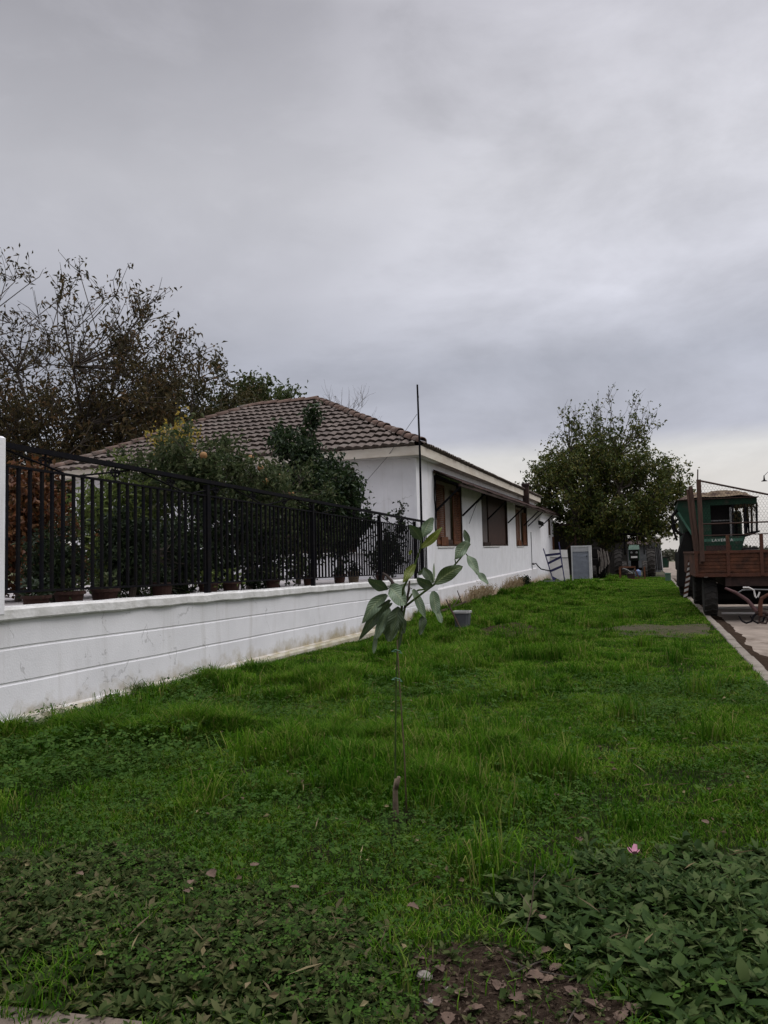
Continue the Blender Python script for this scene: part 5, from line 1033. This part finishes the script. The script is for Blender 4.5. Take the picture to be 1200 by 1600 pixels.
WALLP = polyz([(-60, 1160), (60, 1125), (180, 1085), (250, 1068), (330, 1062), (330, 1140), (300, 1200), (150, 1235), (-60, 1260)])
ALLP = np.array([(-5, 2.2), (1.1, 2.2), (1.1, 9), (-5, 9)])
for args in ((5200, WALLP, .05, .20, .026, 3, None), (60000, ALLP, .02, .10, .012, 4, lambda x, y: np.clip((fbm(x*1.1, y*1.1, 31)-.42)*5, .08, 1)), (9000, ALLP, .03, .13, .022, 6, lambda x, y: np.clip((fbm(x*1.6, y*1.6, 37)-.50)*6, .02, 1))):
    V, f = clover(*args); cv.append(V); cfc.append(f+off); off += len(V)
tag(npobj('clover', np.concatenate(cv), [np.concatenate(cfc)], CLOV), 'clover and round leaved weeds among the grass and along the wall', 'clover', kind='stuff')

def edged(x, y, poly):
    d = np.full(len(x), 9.0); m = len(poly)
    for i in range(m):
        a, b = poly[i], poly[(i+1) % m]; ab = b-a; t = np.clip(((x-a[0])*ab[0]+(y-a[1])*ab[1])/(ab@ab+1e-9), 0, 1)
        d = np.minimum(d, np.hypot(x-a[0]-ab[0]*t, y-a[1]-ab[1]*t))
    return d
# lance shaped leafy plants at the front
def cover(name, label, poly, nst, hmin, hmax, ll, lw, m_, seed, soft=.3):
    rr = np.random.default_rng(seed); lo = poly.min(0); hi = poly.max(0); x = rr.uniform(lo[0], hi[0], nst*3); y = rr.uniform(lo[1], hi[1], nst*3); ok = inpoly(x, y, poly) & (y > 1.75) & (x < 1.05)
    ed = edged(x, y, poly); ok &= rr.random(len(x)) < np.clip(.12+ed/max(soft, 1e-3)*(.4+1.2*fbm(x*2.5, y*2.5, seed+2)), 0, 1)
    x, y = x[ok][:nst], y[ok][:nst]; H = hmin+(hmax-hmin)*np.clip(fbm(x*2.2, y*2.2, seed)*1.6-.2, 0, 1)*np.clip(edged(x, y, poly)/max(soft, 1e-3), .15, 1); P = []; D = []; Ls = []
    for k in range(len(x)):
        nl = rr.integers(5, 15); sc_ = .5+.7*rr.random()**1.4; t = np.sort(rr.random(nl))**.6; az = np.cumsum(np.full(nl, 2.4))+rr.random()*6; lean = rr.normal(size=2)*.25
        zb = float(gz(x[k], y[k])); hz_ = H[k]*(.6+.6*rr.random())
        P.append(np.stack([x[k]+lean[0]*t*hz_, y[k]+lean[1]*t*hz_, zb+t*hz_], 1)); el = .15+.75*t+rr.normal(size=nl)*.2
        D.append(np.stack([np.cos(az)*np.cos(el), np.sin(az)*np.cos(el), np.sin(el)], 1)); Ls.append(ll*sc_*(.6+.75*rr.random(nl))*(1.1-.35*t))
    P = np.concatenate(P); D = np.concatenate(D); Ls = np.concatenate(Ls)
    # leaf blade faces up: side vector horizontal
    S = np.stack([-D[:, 1], D[:, 0], np.zeros(len(D))], 1); S /= np.linalg.norm(S, axis=1, keepdims=True)+1e-6; S += rr.normal(size=S.shape)*.38; U = np.cross(S, D); U *= np.where(U[:, 2:] < 0, -1, 1)
    L_ = Ls[:, None]; W_ = L_*lw; dr = (.12+.3*rr.random(len(P)))[:, None]
    r0, r1, r2, r3 = P, P+D*L_*.3+U*L_*.02, P+D*L_*.66-U*L_*dr*.35, P+D*L_-U*L_*dr
    V = np.stack([r0, r1, r2, r3, r1+S*W_*.42+U*W_*.16, r2+S*W_*.44+U*W_*.14, r1-S*W_*.42+U*W_*.16, r2-S*W_*.44+U*W_*.14], 1).reshape(-1, 3); b = np.arange(len(P))[:, None]*8
    F = [b+np.array(f) for f in ([0, 4, 1], [0, 1, 6], [2, 5, 3], [2, 3, 7])]+[b+np.array(f) for f in ([1, 4, 5, 2], [1, 2, 7, 6])]
    return tag(npobj(name, V, F, m_, smooth=True), label, 'ground cover', kind='stuff')
GC1 = leafmat('lance_leaf', [(.016, .036, .008), (.026, .050, .012), (.038, .066, .016), (.055, .085, .024), (.085, .105, .04)], .28, .6, spec=.08, patch=(.7, .75, .65), pscale=3)
GC2 = leafmat('trodden_leaf', [(.018, .034, .008), (.028, .046, .012), (.044, .062, .018), (.062, .078, .026), (.10, .085, .045)], .28, .65, spec=.06, patch=(.7, .72, .62), pscale=3.5)
cover('leafy_ground_cover', 'dense dark green lance leaved plants at the front right', RIGHTP, 2500, .02, .20, .078, .30, GC1, 5, .8)
cover('trodden_ground_cover', 'low dusty green leafy plants at the front left', LEFTP, 4300, .01, .085, .054, .31, GC2, 6, .8)
# small weeds scattered on the soil
cover('soil_weeds', 'tiny weeds and sprigs on the bare soil', SOILP, 90, .01, .03, .03, .5, GC2, 9, .0)

# crumbs, straw and chips on the soil patch
rr = np.random.default_rng(91); lo_, hi_ = SOILP.min(0), SOILP.max(0); nd = 2600; x = rr.uniform(lo_[0], hi_[0], nd); y = rr.uniform(lo_[1], hi_[1], nd); ok = inpoly(x, y, SOILP) & (y > 1.8); x, y = x[ok], y[ok]; nd = len(x)
D = rr.normal(size=(nd, 3))*np.array([1, 1, .12]); kk = rr.random(nd); Ld = np.where(kk < .55, .010+.012*rr.random(nd), .02+.035*rr.random(nd)); Wd_ = np.where(kk < .55, Ld*.7, .0022)
V, F = leaf_arrays(np.stack([x, y, gz(x, y)+.016+.01*rr.random(nd)], 1), D, Ld, Wd_, rr, droop=.05)
tag(npobj('plant_debris', V, F, leafmat('debris', [(.025, .017, .012), (.06, .042, .03), (.035, .025, .017), (.10, .075, .055)], .05, .9, spec=.05)), 'crumbs of dry leaf and straw strewn on the bare soil', 'debris', kind='stuff')
rr = np.random.default_rng(92); nd = 1500; x = rr.uniform(-4.8, 1.0, nd); y = 2.2+rr.random(nd)**1.5*12; ok = vis(x, y, rr) & (fbm(x*.9, y*.9, 61) > .46); x, y = x[ok], y[ok]; nd = len(x)
D = rr.normal(size=(nd, 3))*np.array([1, 1, .25]); kk = rr.random(nd); Ld = np.where(kk < .45, .018+.02*rr.random(nd), .05+.10*rr.random(nd)); Wd_ = np.where(kk < .45, Ld*.6, .0032)
V, F = leaf_arrays(np.stack([x, y, gz(x, y)+.05+.05*rr.random(nd)], 1), D, Ld, Wd_, rr, droop=.1)
tag(npobj('lawn_litter', V, F, leafmat('straw', [(.07, .05, .034), (.14, .11, .06), (.20, .17, .09), (.10, .07, .05)], .15, .9, spec=.03)), 'scattered straw and bits of dead leaf in the lawn', 'litter', kind='stuff')
# fallen leaves, twigs, stones
FL = [(290, 1393), (298, 1378), (330, 1366), (398, 1351), (460, 1386), (645, 1418), (123, 1366), (870, 1242), (848, 1433), (1102, 1284), (905, 1311), (1135, 1169), (853, 1488), (686, 1513), (658, 1497), (868, 1512), (857, 1530),
      (893, 1550), (806, 1560), (835, 1526), (970, 1587), (676, 1568), (742, 1577), (780, 1541), (720, 1552), (905, 1590), (990, 1576), (700, 1592), (815, 1590), (930, 1572)]
rfl = np.random.default_rng(4)
for k, (px, py) in enumerate(FL):
    onsoil = py > 1480; c = atZ(px, py, .03 if onsoil else .09); a = rfl.random()*6.3; Ln = (.036+.026*rfl.random())*(1.05 if onsoil else .85); Wl = Ln*(.65+.25*rfl.random())
    V = []; ns, nw = 8, 4; tx, ty = rfl.normal(size=2)*.14; cl_ = .2+.35*rfl.random()
    for i in range(ns+1):
        t = i/ns; ww = Wl*.5*sin(pi*min(1, t*.95+.03))**.7*(1+.18*sin(i*2.4+k)) if i < ns else .001
        for j in range(nw+1):
            u_ = -1+2*j/nw; lx = (t-.5)*Ln; ly = u_*ww; V.append((c[0]+cos(a)*lx-sin(a)*ly, c[1]+sin(a)*lx+cos(a)*ly, c[2]+lx*tx+ly*ty+cl_*abs(u_)**1.5*ww+.15*Ln*sin(t*4+k)*.3))
    q = (np.arange(ns)[:, None]*(nw+1)+np.arange(nw)[None, :]).ravel()
    o = npobj('fallen_leaf', V, [np.stack([q, q+1, q+nw+2, q+nw+1], 1)], LITTER, smooth=True)
    if onsoil: tag(o, 'curled dry brown leaf lying on the bare soil patch', 'leaf', 'dry leaves on the bare soil')
    else: tag(o, 'dry brown leaf lying on green grass or low plants', 'leaf', 'dry leaves scattered on the grass')
for k, (px, py, s) in enumerate(((663, 1524, .028), (675, 1566, .024), (700, 1545, .012), (805, 1560, .014), (1143, 1528, .012))):
    c = atZ(px, py, .02); m = MB(); rr = random.Random(k); m.lathe(c-np.array([0, 0, s*.4]), (rr.uniform(-.2, .2), rr.uniform(-.2, .2), 1), [(s*.5, 0), (s*1.0, s*.25), (s*.9, s*.55), (s*.4, s*.8)], 9)
    tag(m.build('stone', STONE), ['pale flat stone at the left edge of the bare soil', 'rounded stone at the lower left of the bare soil', 'tiny pebble left of centre on the soil', 'tiny pebble at the centre of the soil', 'pinkish pebble among the leaves at front right'][k], 'stone')
for k, (pts, lab) in enumerate((([(822, 1455), (830, 1420), (834, 1385), (836, 1350)], 'upright dry twig at the edge of the soil'), ([(790, 1500), (830, 1515), (880, 1525), (915, 1530)], 'long thin twig lying across the soil'), ([(885, 1600), (900, 1575), (912, 1560)], 'short bent twig at the bottom of the soil'), ([(790, 1525), (820, 1512), (850, 1500)], 'dark twig under the curled leaves'))):
    t = MB(); pp_ = [atZ(x, y, .03) if k else atD(x, y, 2.75) for x, y in pts]; t.tube(pp_, [.003, .0028, .0024, .0015][:len(pp_)], 6)
    if k == 0:
        for j in (1, 2): t.tube([pp_[j], pp_[j]+np.array([.04*(-1)**j, .02, .04])], [.002, .001], 5)
    tag(t.build('twig', PALEBARK if k == 0 else BARK), lab, 'twig')
fl = atD(990, 1335, 3.05); ft = thing('pink_flower', 'single pink flower above the dark leafy plants', 'flower', (fl[0], fl[1], 0))
m = MB()
for k in range(5):
    a = k*2*pi/5; d = np.array([cos(a), sin(a), .75+.5*(k % 2)]); s_v = np.array([-sin(a), cos(a), 0])
    m.add([fl, fl+d*.013-s_v*.012, fl+d*.024-s_v*.007+np.array([0, 0, .003]), fl+d*.024+s_v*.007+np.array([0, 0, .003]), fl+d*.013+s_v*.012], [(0, 1, 2, 3, 4)])
m.build('petals', PINK, ft); MB().tube([fl, fl+np.array([.01, .01, -.15]), (fl[0]+.02, fl[1]+.01, 0)], .002, 5).build('stem', GREENSTEM, ft)
fb = atD(1142, 1525, 2.5); bt = thing('flower_bud', 'small faded pink bud low among the leaves at front right', 'flower', (fb[0], fb[1], 0))
MB().lathe(fb, (.2, -.3, 1), [(.003, 0), (.011, .008), (.009, .02), (.002, .028)], 8).build('bud', PINK, bt, True); MB().tube([fb, (fb[0], fb[1]+.01, 0)], .002, 5).build('stem', GREENSTEM, bt)
print('objects', len(scene.objects))
